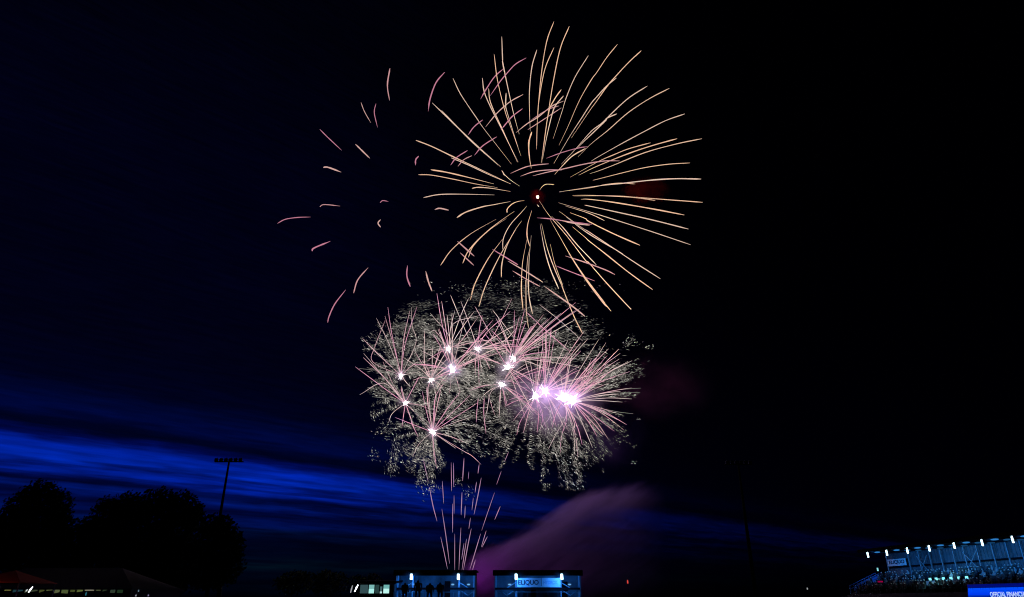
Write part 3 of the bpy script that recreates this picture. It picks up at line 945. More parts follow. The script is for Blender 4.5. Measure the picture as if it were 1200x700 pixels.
# ---------------------------------------------------------------- fireworks
GOLD = [[(587.1,196.0),(548.6,161.2),(506.6,120.8)],[(583.7,193.8),(552.0,165.3),(517.4,129.7)],[(599.4,192.6),(567.4,151.4),(558.9,139.1),(540.0,110.9),(530.9,92.0)],[(607.1,190.0),(590.0,155.7),(569.1,112.6),(565.2,91.7)],[(606.3,190.3),(590.0,154.3),(575.1,121.1),(572.6,104.0)],[(610.6,183.1),(600.3,154.0),(591.7,130.0),(582.9,93.7),(579.1,63.7)],[(608.5,157.4),(601.1,130.0),(590.0,78.3),(588.9,68.0),(588.0,43.1)],[(609.2,179.7),(594.3,131.7),(592.6,122.9),(593.1,109.1)],[(621.4,154.0),(620.5,130.0),(620.5,105.7),(623.4,78.3),(629.1,58.6)],[(622.6,197.7),(620.5,184.9),(619.7,167.7),(623.1,154.9)],[(628.6,175.4),(629.8,140.3),(634.2,88.6),(640.6,49.1),(649.1,25.5)],[(629.1,171.1),(630.1,133.4),(632.9,109.1),(638.9,80.0),(649.1,56.0)],[(634.9,190.9),(641.4,140.3),(649.1,92.0),(656.9,56.0),(667.1,31.1)],[(634.2,190.9),(642.3,135.1),(649.1,117.7),(657.7,105.2)],[(635.9,186.6),(640.6,160.9),(647.4,132.6),(651.7,122.9),(660.3,112.6)],[(648.3,162.6),(658.6,130.9),(663.7,114.3),(674.0,90.3),(689.4,65.4)],[(655.1,170.3),(665.4,148.9),(679.1,117.7),(692.9,93.7),(700.0,84.1),(711.1,67.4),(723.6,52.1)],[(669.7,161.7),(690.3,130.9),(700.0,117.5),(711.1,101.7),(722.3,88.7),(737.1,72.9),(751.4,59.6)],[(649.1,191.7),(667.1,160.9),(681.7,138.3),(692.9,121.1),(700.0,112.9),(711.1,100.8),(722.3,91.5)],[(657.7,192.6),(674.0,175.4),(692.9,154.0),(705.6,144.4),(718.6,131.4),(737.1,114.7),(758.5,101.0)],[(675.7,174.6),(686.0,164.3),(708.3,142.9),(711.1,138.8),(722.7,133.6)],[(677.4,184.0),(692.9,168.6),(710.0,154.9),(716.7,149.1),(737.1,131.4),(761.3,115.6),(784.5,103.6)],[(650.0,204.6),(658.6,195.1),(670.6,183.1),(686.0,174.2)],[(692.9,189.1),(700.0,184.6),(727.9,168.8),(755.7,153.9),(779.9,141.6),(802.5,133.6)],[(668.0,208.0),(700.0,190.1),(718.6,181.8),(737.1,174.4),(762.2,167.5)],[(678.3,205.4),(700.0,194.8),(737.1,179.9),(765.0,170.6),(793.4,162.7)],[(691.1,203.7),(700.0,200.9),(718.6,193.9),(755.7,179.0),(792.9,168.8),(822.6,162.7)],[(694.6,211.4),(700.0,210.2),(727.9,203.1),(755.7,196.6),(783.6,192.6),(808.6,191.1)],[(655.1,225.1),(699.7,218.3),(727.9,215.2),(765.0,211.1),(792.9,209.6),(821.6,210.0)],[(656.0,224.8),(692.9,220.0),(709.3,216.5),(727.9,214.7),(744.6,215.8)],[(670.6,229.1),(692.9,229.1),(737.1,231.0),(783.6,234.3),(823.5,237.3)],[(672.3,229.8),(718.6,229.7),(746.4,231.9),(767.8,235.1)],[(680.9,233.7),(690.0,233.7),(717.9,237.1),(764.3,244.9),(801.8,252.1)],[(685.1,240.6),(690.0,241.5),(717.9,247.6),(764.3,257.9),(806.6,268.6)],[(654.3,237.7),(690.0,248.2),(717.9,256.9),(764.3,271.8),(809.2,287.0)],[(662.0,241.4),(690.0,250.1),(708.6,258.8)],[(668.0,249.4),(686.0,256.3),(690.0,259.7),(717.9,273.6),(749.8,287.6)],[(655.1,247.7),(682.6,267.4),(690.0,271.8),(717.9,290.4),(745.7,308.9),(773.9,326.9)],[(663.7,254.6),(690.0,274.2),(729.9,297.6)],[(670.6,265.7),(686.0,278.6),(690.0,282.4),(708.6,296.9),(736.4,319.1),(764.7,339.6)],[(646.6,253.7),(660.3,267.4),(675.7,286.3),(698.9,310.6)],[(631.7,235.1),(643.1,252.0),(663.7,276.0),(686.0,305.1),(690.0,308.0),(708.6,329.4),(736.4,359.4),(739.7,362.3)],[(644.0,256.3),(655.1,276.0),(668.9,300.0),(686.0,325.7),(708.3,354.9),(702.9,348.9),(716.1,364.8)],[(666.3,297.4),(686.0,327.4),(707.4,355.7),(712.3,359.5)],[(644.9,286.3),(650.0,308.6),(658.6,332.6),(659.1,336.9),(672.0,369.4),(682.8,391.2)],[(634.6,262.3),(641.4,291.4),(650.0,315.4),(658.6,335.1)],[(632.9,263.1),(638.0,291.4),(644.9,315.4),(654.8,338.6)],[(617.4,281.1),(612.3,308.6),(610.9,336.0),(611.1,330.0),(611.1,343.7),(612.9,362.9)],[(620.9,291.4),(618.3,303.4),(616.6,329.1),(616.3,330.0),(616.8,364.3),(619.4,384.9)],[(622.6,276.0),(620.0,305.1),(619.5,332.6),(618.9,330.0),(620.2,348.9),(624.0,368.1)],[(623.1,246.9),(618.3,264.0),(617.8,277.7),(620.9,288.9)],[(611.4,258.9),(602.9,270.9),(593.4,289.7),(588.3,308.6),(587.4,324.9)],[(604.6,269.1),(585.7,300.0),(568.6,336.0),(561.2,359.5)],[(589.1,280.3),(572.0,303.4),(556.6,332.6),(551.4,351.4)],[(617.4,241.7),(611.4,248.6),(597.7,264.0),(590.0,279.4),(589.1,292.3)],[(593.4,256.3),(572.0,270.9),(554.9,288.0),(548.9,301.7)],[(602.9,247.7),(585.7,259.7),(568.6,273.4),(549.7,293.1),(542.3,308.6)],[(581.4,257.1),(551.4,274.3),(529.1,293.1),(516.3,311.1)],[(598.3,236.3),(578.9,240.0),(565.1,242.6),(546.3,248.6),(535.5,255.1)],[(614.6,235.1),(607.1,236.3),(600.3,239.1),(594.6,244.9),(594.2,249.4)],[(579.4,228.6),(540.0,227.7),(514.3,228.2),(496.3,231.7)],[(582.9,220.0),(557.1,215.7),(531.4,210.2),(505.7,205.4),(490.3,204.9)],[(578.6,215.7),(548.6,208.0),(522.9,202.0),(504.9,199.1)],[(598.3,224.6),(576.0,220.9),(560.6,219.7),(553.2,220.9)],[(598.3,215.7),(557.1,196.0),(531.4,184.0),(505.7,171.7),(487.4,164.6)],[(598.6,215.7),(574.3,205.4),(548.6,193.4),(528.9,185.2)],[(608.9,218.3),(598.6,211.4),(590.0,203.7),(591.4,205.4),(588.0,199.9)],[(632.3,223.1),(635.7,218.6),(640.3,216.1),(649.4,216.5)],[(629.4,239.7),(631.7,242.6)]]
PINKRING = [[(456.5,118.0),(454.0,100.0),(457.0,80.0)],[(434.7,144.3),(427.0,130.7),(423.1,120.4)],[(442.4,149.5),(438.6,132.0),(440.6,121.7)],[(400.5,176.5),(384.6,161.6),(374.8,151.8)],[(433.4,185.7),(416.7,169.3)],[(399.7,201.9),(384.6,196.3),(378.9,196.3)],[(363.9,254.5),(348.8,255.0),(334.3,257.2),(325.1,262.0)],[(398.6,241.7),(385.3,240.2),(378.0,240.2),(374.8,242.6)],[(455.2,236.3),(448.4,235.3),(445.5,237.8)],[(446.0,257.4),(443.0,261.6),(446.0,266.4)],[(387.0,282.9),(368.3,290.7),(365.8,294.3)],[(431.4,313.8),(419.2,328.3),(414.4,343.6)],[(405.2,339.7),(392.5,356.2),(385.7,370.8),(384.0,378.1)],[(477.5,311.3),(476.8,323.5),(480.7,336.1)],[(498.9,317.9),(501.8,329.5),(506.2,341.2)],[(486.9,193.8),(487.2,187.4),(490.6,183.1)],[(509.4,245.7),(515.4,244.3),(525.7,246.5)],[(501.8,130.6),(504.0,116.0),(510.9,97.1),(521.1,84.8)],[(563.1,116.5),(569.1,105.7),(579.4,90.3),(589.7,80.9)],[(574.3,112.6),(586.3,95.4),(593.4,86.9),(603.7,75.7),(616.6,68.0)],[(548.6,158.3),(555.4,148.9),(565.7,140.6)],[(569.1,148.9),(582.9,132.3),(598.2,119.1),(613.1,110.9)],[(587.1,152.3),(593.4,144.6),(600.3,136.6),(612.3,127.5)],[(555.9,182.3),(565.7,171.1),(582.0,160.5)],[(528.0,193.8),(534.9,184.9),(547.7,176.6)],[(536.6,195.1),(543.4,187.4),(552.9,182.6)],[(604.6,155.7),(617.4,145.4),(631.1,136.9),(646.6,124.6),(660.3,118.6)],[(618.3,152.3),(632.9,142.9),(657.7,126.6)],[(622.6,140.6),(641.4,128.9),(655.1,124.2)],[(640.2,185.7),(658.6,178.9),(677.4,173.7),(688.6,172.0)],[(598.2,203.4),(615.7,196.0),(629.4,193.4),(643.1,192.1)],[(609.7,206.8),(624.3,201.7),(641.4,199.4),(658.6,199.4)],[(624.3,206.3),(641.4,202.0),(662.0,197.7),(684.3,192.6),(708.3,188.8),(726.0,188.7)],[(629.4,255.4),(646.6,256.8),(665.4,259.7),(693.7,263.1)],[(658.6,258.9),(675.7,262.3),(691.1,264.0)],[(536.0,282.9),(555.7,300.3)],[(539.1,296.2),(555.2,311.1)],[(577.1,292.3),(596.0,303.8),(607.1,310.6)],[(595.1,306.0),(615.7,318.0),(636.3,330.9)],[(600.6,317.5),(615.7,326.6),(632.9,336.0)],[(637.7,335.5),(668.6,357.4),(685.7,371.1)],[(650.0,311.1),(667.1,318.0),(697.1,329.5)],[(662.3,300.0),(686.0,307.7),(709.1,316.3),(720.6,321.9)]]
COMETS = [[[(524.4,667.0),(520.7,648.7),(516.4,629.3)],[(512.2,611.1),(507.4,592.9),(503.2,571.0)],[(501.8,564.9),(495.9,537.0)]],[[(526.8,660.9),(522.7,629.3),(517.8,596.5)],[(520.0,590.4),(518.3,563.7)]],[[(532.9,669.4),(532.9,625.7)],[(530.4,624.4),(530.4,590.4)],[(529.2,575.9),(528.7,541.9)]],[[(532.1,602.6),(532.1,580.7)],[(531.7,571.0),(531.4,542.3)]],[[(537.7,668.2),(538.9,641.4),(540.2,618.4)],[(540.4,603.8),(541.4,577.1)],[(542.1,563.7),(543.8,537.0)]],[[(540.9,656.0),(543.8,636.6)],[(544.5,607.4),(545.3,592.9)],[(548.7,561.8),(549.4,552.8)]],[[(541.4,668.2),(543.8,651.2),(546.7,631.7)],[(549.4,620.1),(551.3,607.0)],[(553.0,598.2),(554.7,583.6)],[(556.7,577.3),(558.4,564.9)],[(560.1,555.2),(561.5,544.3)]],[[(543.1,668.2),(547.9,641.4),(552.3,619.6)],[(555.5,603.1),(560.1,580.7),(564.0,560.1)]],[[(550.4,668.2),(556.7,647.5),(563.2,625.7)],[(564.4,622.0),(571.7,600.2),(579.7,577.1)],[(581.9,568.1),(587.5,552.1)],[(591.2,541.4),(596.0,529.7)]],[[(553.5,668.7),(557.2,656.0)],[(564.0,641.4),(569.8,622.0)],[(579.7,609.1),(586.3,593.6)]],[[(564.9,641.4),(571.2,628.8)]]]
BURSTS = {'C14':((506.6,506.4),[[(506.6,506.4),(500.0,497.1)],[(506.6,506.4),(502.9,505.0),(462.9,489.3)],[(506.6,506.4),(491.4,520.0),(483.6,535.0)],[(506.6,506.4),(510.0,538.6)],[(506.6,506.4),(529.3,512.3),(548.9,520.5)],[(506.6,506.4),(534.0,525.6)],[(506.6,506.4),(541.9,528.0),(552.9,534.3),(563.9,544.5)],[(506.6,506.4),(529.3,496.6),(552.9,488.7)],[(506.6,506.4),(534.0,488.7),(559.9,472.2)],[(506.6,506.4),(521.4,491.9),(552.9,461.2)],[(506.6,506.4),(523.0,480.9),(538.7,460.4)],[(506.6,506.4),(500.2,484.0),(494.7,458.1)],[(506.6,506.4),(502.6,479.3),(499.4,453.4)],[(506.6,506.4),(503.4,476.1),(501.9,452.6)],[(506.6,506.4),(508.9,491.9),(510.4,465.1),(526.9,440.0)],[(506.6,506.4),(508.5,526.4),(511.7,549.2)],[(506.6,506.4),(507.6,526.4),(509.2,542.1)]]),'C13':((475,472.8),[[(475,472.8),(460.0,484.3),(455.4,495.4)],[(475,472.8),(472.9,487.1),(471.1,500.3)],[(475,472.8),(481.4,491.4),(482.9,497.1),(490.0,512.1)],[(475,472.8),(480.0,485.7),(485.7,502.9)],[(475,472.8),(488.6,474.3),(501.4,478.6)],[(475,472.8),(487.1,484.3),(500.7,497.9)],[(475,472.8),(482.9,457.1),(491.4,441.4)],[(475,472.8),(471.4,461.4),(470.0,453.6)],[(475,472.8),(451.4,456.0),(416.3,429.9)],[(475,472.8),(449.7,449.1),(421.4,462.9)],[(475,472.8),(453.1,445.7),(425.7,419.1)],[(475,472.8),(451.4,444.0),(426.1,414.2)],[(475,472.8),(460.0,449.1),(448.9,424.3)],[(475,472.8),(472.9,462.9),(470.6,452.6)]]),'C11':((470,440.2),[[(470,440.2),(446.3,418.3),(424.9,396.9)],[(470,440.2),(456.6,404.6),(441.1,372.9)],[(470,440.2),(460.0,401.1),(451.1,370.6)],[(470,440.2),(459.1,390.9),(454.5,360.0)],[(470,440.2),(470.6,425.1),(473.7,394.3),(480.2,364.8)],[(470,440.2),(473.7,408.0),(480.6,384.0),(488.5,360.0)],[(470,440.2),(492.6,435.4)],[(470,440.2),(478.9,432.0),(489.1,424.3)],[(470,440.2),(475.4,447.4),(480.9,453.6)],[(470,440.2),(465.1,440.6),(462.6,444.0)],[(470,440.2),(436.9,424.3),(439.4,406.3),(451.4,375.8)],[(470,440.2),(487.4,402.0),(483.1,382.3),(482.3,360.0)]]),'C12':((505.4,445.2),[[(505.4,445.2),(496.0,428.6),(485.7,411.4)],[(505.4,445.2),(494.3,433.7),(472.9,419.1)],[(505.4,445.2),(506.3,435.4),(506.6,405.4)],[(505.4,445.2),(509.7,428.6),(518.3,408.0)],[(505.4,445.2),(497.7,428.6),(497.4,387.4)],[(505.4,445.2),(501.1,432.0),(495.1,422.6)],[(505.4,445.2),(520.0,416.6)],[(505.4,445.2),(520.0,440.6)],[(505.4,445.2),(518.3,452.6)],[(505.4,445.2),(509.7,457.7),(511.4,469.7)],[(505.4,445.2),(501.1,456.0),(501.1,476.6)],[(505.4,445.2),(496.0,442.3),(484.0,445.7)]]),'C10':((670.7,470.2),[[(670.7,470.2),(694.3,452.6),(713.1,437.1),(736.3,423.4)],[(670.7,470.2),(694.3,454.3),(714.9,435.4),(732.0,426.9)],[(670.7,470.2),(694.3,449.1),(713.1,423.1)],[(670.7,470.2),(685.7,445.7),(699.8,420.0)],[(670.7,470.2),(682.3,445.7),(693.4,420.0)],[(670.7,470.2),(711.4,466.6),(740.6,467.7)],[(670.7,470.2),(702.9,469.7),(729.4,471.4)],[(670.7,470.2),(702.9,463.7),(725.1,462.0)],[(670.7,470.2),(702.9,480.0),(734.6,498.0)],[(670.7,470.2),(701.1,481.7),(731.1,504.0)],[(670.7,470.2),(694.3,488.6),(713.1,515.1)],[(670.7,470.2),(689.1,493.7),(699.8,511.7)],[(670.7,470.2),(680.6,492.0),(694.3,524.6)],[(670.7,470.2),(692.6,476.6),(723.4,492.0)]]),'C9':((660.4,467),[[(660.4,467),(673.4,505.7),(677.1,535.7)],[(660.4,467),(671.7,505.7),(673.7,534.0)],[(660.4,467),(675.4,497.1),(682.3,521.1)],[(660.4,467),(672.9,495.4),(670.6,505.7)],[(660.4,467),(664.0,485.7),(652.0,508.0),(642.6,526.5)],[(660.4,467),(664.0,490.0),(658.0,511.4),(656.6,530.6)],[(660.4,467),(654.6,478.0),(649.4,490.9),(647.2,500.5)]])}

YF = 150.0

def shell(name, label, core, ycore, rad_px, trails, mats, seed, width=1.0, cat='firework', taper=.28, group=None, tail=.04):
    """a burst: an Empty at its centre; each spark trail a mesh; depth from the trail's place on the sphere"""
    rd = random.Random(seed)
    c = at(core[0], core[1], ycore)
    root = empty(name, c)
    tag(root, label, cat, group)
    for tr in trails:
        e = tr[-1]
        r = math.hypot(e[0] - core[0], e[1] - core[1])
        R_ = max(rad_px, r * 1.03)
        zf_ = math.sqrt(max(0, R_ * R_ - r * r)) * mpp(core[1], ycore) * (1 if rd.random() < .5 else -1)
        pts = []
        for p in tr:
            ri = math.hypot(p[0] - core[0], p[1] - core[1])
            pts.append(at(p[0], p[1], ycore + zf_ * min(1.2, ri / max(r, 1))) - c)
        pts = smooth_path(pts)
        n = len(pts)
        k = mpp(core[1], ycore) * width * rd.uniform(.78, 1.18)
        rs = []
        ph = rd.uniform(0, 100)
        for i in range(n):
            u = i / (n - 1)
            a = min(1, .18 + .82 * u / taper) if taper > 0 else 1
            b = min(1, .35 + .65 * (1 - u) / tail)
            rs.append(k * a * b * (1 + .35 * mnoise.noise(Vector((ph, u * 7, 0)))))
        MB().tube(pts, rs, 6).build('spark_trail', mats[rd.randrange(len(mats))], root, smooth=True)
    return root

def core_ball(root, r, m=M_core, spikes=0, seed=0):
    rd = random.Random(seed)
    b = MB().ball((0, 0, 0), r, 14, 10)
    for i in range(spikes):
        d = Vector((rd.gauss(0, 1), rd.gauss(0, .4), rd.gauss(0, 1))).normalized()
        b.tube([d * r * .6, d * r * rd.uniform(1.3, 1.9), d * r * rd.uniform(2.0, 3.4)], [r * .17, r * .07, r * .01], 5)
    b.build('core', m, root, smooth=True)

def puff(label, px, py, Y, rx, ry, rz, density, color, seed, nscale=.12, aniso=0.0, parent=None):
    c = at(px, py, Y)
    k = mpp(py, Y)
    o = MB().ball((0, 0, 0), 1.0, 24, 16).build('smoke', None or M_black, loc=c)
    o.data.materials.clear()
    o.scale = (rx * k, ry * k, rz * k)
    m = bpy.data.materials.new('smoke'); m.use_nodes = True
    g = NT(m.node_tree)
    tcx = g.n('ShaderNodeTexCoord')
    ln = g.n('ShaderNodeVectorMath', operation='LENGTH'); g.t.links.new(tcx.outputs['Object'], ln.inputs[0])
    geo = g.n('ShaderNodeNewGeometry')
    nz = g.noise(g.addcol(geo.outputs['Position'], (seed * 7.3, 0, 0)), nscale, 3, .55)
    fall = g.rng(ln.outputs['Value'], .05, 1.0, 1.0, 0.0, True)
    den = g.m('MULTIPLY', g.m('MULTIPLY', fall, g.rng(nz, .38, .68)), density)
    v = g.n('ShaderNodeVolumePrincipled')
    v.inputs['Color'].default_value = (*color, 1)
    v.inputs['Anisotropy'].default_value = aniso
    g.t.links.new(den, v.inputs['Density'])
    oo = g.n('ShaderNodeOutputMaterial'); g.t.links.new(v.outputs[0], oo.inputs['Volume'])
    o.data.materials.append(m)
    if parent:
        o.parent = parent
        o.location = c - parent.location
        return o
    tag(o, label, 'smoke', kind='stuff')
    return o

# the great golden burst
gold = shell('golden_firework', 'huge golden firework burst of long fine trails high in the sky', (630, 231), YF, 168, GOLD, M_gold, 1, width=.54, taper=.5)
kk = mpp(231, YF)
MB().ball((0, 0, 0), 1.8 * kk, 14, 10, sq=(.9, .9, 1.15)).build('core', glow('gold_core', (1.0, .78, .62), 4), gold, smooth=True)
lamp('core_light', 'POINT', gold, (0, -1, 0), (1, .12, .05), 300, .3)
puff('', 630, 231, YF, 12, 12, 12, .05, (1, .12, .06), 8, .3, parent=gold)  # red smoke ball added to make the halo round the core

# the wide pink shell whose sparks have nearly gone out
shell('pink_firework', 'sparse wide pink firework ring of short separate strokes, left of and crossing the golden burst', (450, 232), YF - 14, 160, PINKRING, M_pink, 2, width=.60, taper=.2, tail=.12)

# comets rising from behind the terraces
cy = YF - 4
c0 = at(541, 672, cy); c0.z = 0
comets = empty('comet_fountain', c0)
tag(comets, 'fan of dashed pink comets rising from the ground behind the left terrace', 'firework')
rd = random.Random(7)
for i, cm in enumerate(COMETS):
    m_ = MB()
    dyo = rd.uniform(-6, 6)
    for seg in cm:
        pts = [at(p[0], p[1], cy + dyo * (672 - p[1]) / 140) - c0 for p in seg]
        pts = smooth_path(pts, 4)
        k = mpp(600, cy) * rd.uniform(.32, .54)
        n = len(pts)
        m_.tube(pts, [k * min(1, .3 + 3 * min(j, n - 1 - j) / n) for j in range(n)], 6)
    m_.build('comet_trail', M_rise[i % 2] if i in (3, 5, 10) else M_rise[0], comets, smooth=True)
MB().ball((0, 0, .5), .5, 10, 8, sq=(1, 1, .8)).build('launch_flame', glow('launch_flame', (1, .35, .8), 5), comets, smooth=True)
lamp('launch_light', 'POINT', comets, (2.6, -.5, 5.2), (.80, .05, .80), 1300, .5)

# the cloud of small pink bursts
rd = random.Random(99)
def fan(core, n, a0, a1, l0, l1, droop=6):
    out = []
    for i in range(n):
        a = R(rd.uniform(a0, a1))
        L = rd.uniform(l0, l1)
        s0 = rd.uniform(2, 9)
        pts = []
        for u in (0, .35, .7, 1):
            d = s0 + (L - s0) * u
            pts.append((core[0] + math.cos(a) * d, core[1] - math.sin(a) * d + droop * u * u))
        out.append(pts)
    return out

CORES = {
 'C14': ((506.6, 506.4), 3.0, 'small pink burst with white core, lowest of the cluster, above the rising comets'),
 'C13': ((475, 472.8), 2.9, 'small pink burst with white core at lower left, up and left of the lowest one'),
 'C11': ((470, 440.2), 2.6, 'small pink burst farthest left in the cluster, few long upright trails'),
 'C12': ((505.4, 445.2), 2.8, 'small pink burst straight above the lowest burst, right of the farthest left one'),
 'C1': ((526, 409), 2.9, 'small pink burst at upper left of the cluster, the left of two level bright cores'),
 'C2': ((559.7, 409.3), 2.7, 'small pink burst at the top of the cluster, the right of two level bright cores'),
 'C3': ((530.4, 434.3), 4.0, 'violet-white cored pink burst just below the left of the two level cores'),
 'C4': ((602, 420), 3.2, 'pink burst mid cluster, upper one of a tight chain of three cores'),
 'C5': ((594.7, 430.7), 3.8, 'pink burst mid cluster, central one of a tight chain of three cores'),
 'C6': ((587.6, 450.7), 3.0, 'pink burst mid cluster, lowest of a tight chain of three cores'),
 'C7': ((627.6, 464.6), 4.6, 'dazzling white pink burst, left and lower of the left dazzling pair'),
 'C8': ((638.6, 458.6), 4.6, 'dazzling white pink burst, right and upper of the left dazzling pair'),
 'C9': ((660.4, 467), 5.2, 'dazzling white pink burst, left one of the rightmost dazzling pair'),
 'C10': ((670.7, 470.2), 5.4, 'dazzling white pink burst at far right of the cluster with trails sweeping right'),
}
rdd = random.Random(44)
for i, (key, (core, cr, lab)) in enumerate(CORES.items()):
    trails = list(BURSTS.get(key, (None, []))[1])
    y = YF + rdd.uniform(-7, 7)
    if key == 'C1':
        trails += [[core, (512, 390), (506, 387)], [core, (518, 380), (512, 344)], [core, (521, 375), (517.5, 353)], [core, (540, 370), (549, 350)], [core, (528, 385), (533, 364)], [core, (531, 380), (562, 370)],
                   [core, (505, 410), (488, 406)], [core, (540, 400), (560, 372)], [core, (527, 395), (504, 367)], [(527.9, 345.7), (540, 375), (552, 403)]] + fan(core, 4, 10, 60, 25, 60) + fan(core, 4, 185, 330, 20, 40)
    elif key == 'C2':
        trails += [[core, (550, 380), (540, 353)], [core, (562, 385), (565, 370)], [core, (577, 395), (600, 350)], [core, (570, 390), (598, 365)], [core, (590, 400), (605, 385)], [(556.4, 359), (570, 383), (582, 404)],
                   [(577, 363), (590, 380), (604, 398)], [core, (557, 425), (557, 440)], [core, (563, 425), (564, 436)]] + fan(core, 6, 0, 50, 30, 75) + fan(core, 3, 200, 330, 20, 40)
    elif key == 'C3':
        trails += fan(core, 9, 10, 60, 25, 85) + fan(core, 7, 60, 130, 30, 75) + fan(core, 5, 130, 180, 25, 50) + fan(core, 3, 220, 320, 18, 40)
    elif key == 'C4':
        trails += fan(core, 12, 25, 60, 40, 105) + fan(core, 8, 60, 115, 40, 75) + fan(core, 5, -12, 25, 35, 90) + fan(core, 3, 115, 160, 30, 60)
        trails += [[(632, 357), (655, 375), (683, 400)], [(616, 365), (638, 386), (668, 412)], [(640, 385), (639, 410), (638, 436)], [(646, 384), (644, 405), (641, 432)], [(652, 386), (648, 405), (644, 430)]]
    elif key == 'C5':
        trails += fan(core, 8, 20, 80, 30, 80) + fan(core, 6, 90, 170, 25, 65) + fan(core, 6, 280, 350, 25, 60)
    elif key == 'C6':
        trails += fan(core, 6, 15, 60, 40, 90) + fan(core, 4, 240, 290, 15, 35) + fan(core, 4, 320, 350, 30, 60) + fan(core, 3, 170, 215, 20, 45)
        trails += [[core, (575, 460), (571, 480), (568, 492)], [(572, 462), (576, 475), (580, 487)], [(567.5, 465), (567, 485), (569.5, 508)], [(560.5, 467), (559, 480), (558, 495)]]
    elif key == 'C7':
        trails += fan(core, 10, 60, 150, 30, 75) + [[core, (618, 480), (609, 496), (605.5, 510)], [core, (620, 482), (613.5, 507)], [core, (631, 485), (629.5, 507)], [core, (636, 486), (633, 504)], [core, (636, 490), (641, 504)], [core, (645, 485), (632, 504)]]
        trails += fan(core, 3, 175, 230, 25, 50)
    elif key == 'C8':
        trails += fan(core, 16, 35, 110, 35, 88) + fan(core, 7, 5, 40, 35, 70) + fan(core, 4, 290, 340, 25, 55)
    elif key == 'C9':
        trails += fan(core, 14, 20, 75, 40, 95) + fan(core, 5, 75, 120, 30, 70)
    elif key == 'C10':
        trails += fan(core, 10, 15, 65, 45, 88) + fan(core, 5, 300, 350, 35, 60, 3)
    elif key == 'C14':
        trails += fan(core, 3, 70, 110, 30, 65)
    elif key == 'C12':
        trails += fan(core, 5, 20, 80, 30, 70) + fan(core, 4, 0, 30, 20, 60)
    b = shell('pink_firework', lab, core, y, 75, [list(map(tuple, t_)) for t_ in trails], M_rose, 200 + i, width=.30, taper=.10, tail=.22, group='small pink bursts in one cluster')
    k = mpp(core[1], y)
    core_ball(b, cr * k * (.70 if cr > 4.4 else .70), spikes=7 if cr > 4.4 else 9, seed=i)
    p_ = {'C7': 1.05, 'C8': 1.05, 'C9': 1.05, 'C10': 1.05, 'C3': .34, 'C5': .24, 'C4': .14, 'C6': .18}.get(key, .13)
    lamp('core_light', 'POINT', b, (0, -cr * k * 1.6, 0), (.82, .70, 1.0) if p_ > .3 else (1, .78, .84), 2400 * p_, .3)
    if p_ < .5:
        puff('', core[0], core[1], y, cr * 5, cr * 5, cr * 5, .20, (.9, .85, 1.0), i + 20, .4, parent=b)  # smoke ball put in to stand for the glare round the core

# silver glitter hanging between and above the pink bursts: thousands of specks nobody could count
gl = MB()
rd = random.Random(1234)
def dash(px, py, dyy, ang, L, wd, mi, thin=False):
    Y = YF + dyy
    k = mpp(py, Y)
    if thin and mnoise.noise(Vector((px * .03, py * .10, 3.0))) + .5 * mnoise.noise(Vector((px * .09, py * .24, 7))) < -.55 + rd.random() * .95: return
    p = at(px, py, Y)
    d = Vector((math.cos(ang), rd.uniform(-.3, .3), math.sin(ang)))
    h = d * (L * k / 2)
    s = d.cross(Vector((0, 1, 0)))
    if s.length < .01: s = Vector((1, 0, 0))
    s = s.normalized() * wd * k / 2
    f = d.cross(s).normalized() * wd * k / 2
    gl.add([p - h, p + s, p + f, p - s, p - f, p + h],
           [(0, 1, 2), (0, 2, 3), (0, 3, 4), (0, 4, 1), (5, 2, 1), (5, 3, 2), (5, 4, 3), (5, 1, 4)], mi)

def strand(core, a, r0, r1, droop, bright, spread=1.15, dens=1.7, wind=.30):
    a = R(a)
    lum = rd.uniform(.35, 1.25)
    gap = rd.uniform(0, 50)
    n = int((r1 - r0) * dens)
    dyy = rd.uniform(-14, 14)
    for i in range(n):
        u = rd.random() ** .8
        r = r0 + (r1 - r0) * u
        if mnoise.noise(Vector((gap, r * .11, 1.0))) < -.12 - .1 * u + .12: continue
        s = rd.gauss(0, spread * (.25 + 1.1 * u))
        px = core[0] + math.cos(a) * r - math.sin(a) * s
        py = core[1] - math.sin(a) * r - math.cos(a) * s + droop * u * u
        ta = math.atan2(math.sin(a) * r - 2 * droop * u, math.cos(a) * r)
        ta = ta if math.cos(ta) > 0 else ta - math.pi
        q_ = rd.random()
        mi = 0 if q_ < bright * (1.0 - .5 * u) else (1 if q_ < bright + .45 else 2)
        dash(px, py, dyy * u + rd.uniform(-1, 1), ta * (1 - wind) + rd.gauss(0, .2), rd.uniform(1.5, 3.2) * rd.choice((1, 1, 1, 2.2)), (.15 + rd.random() ** 2.5 * .62) * lum, mi)

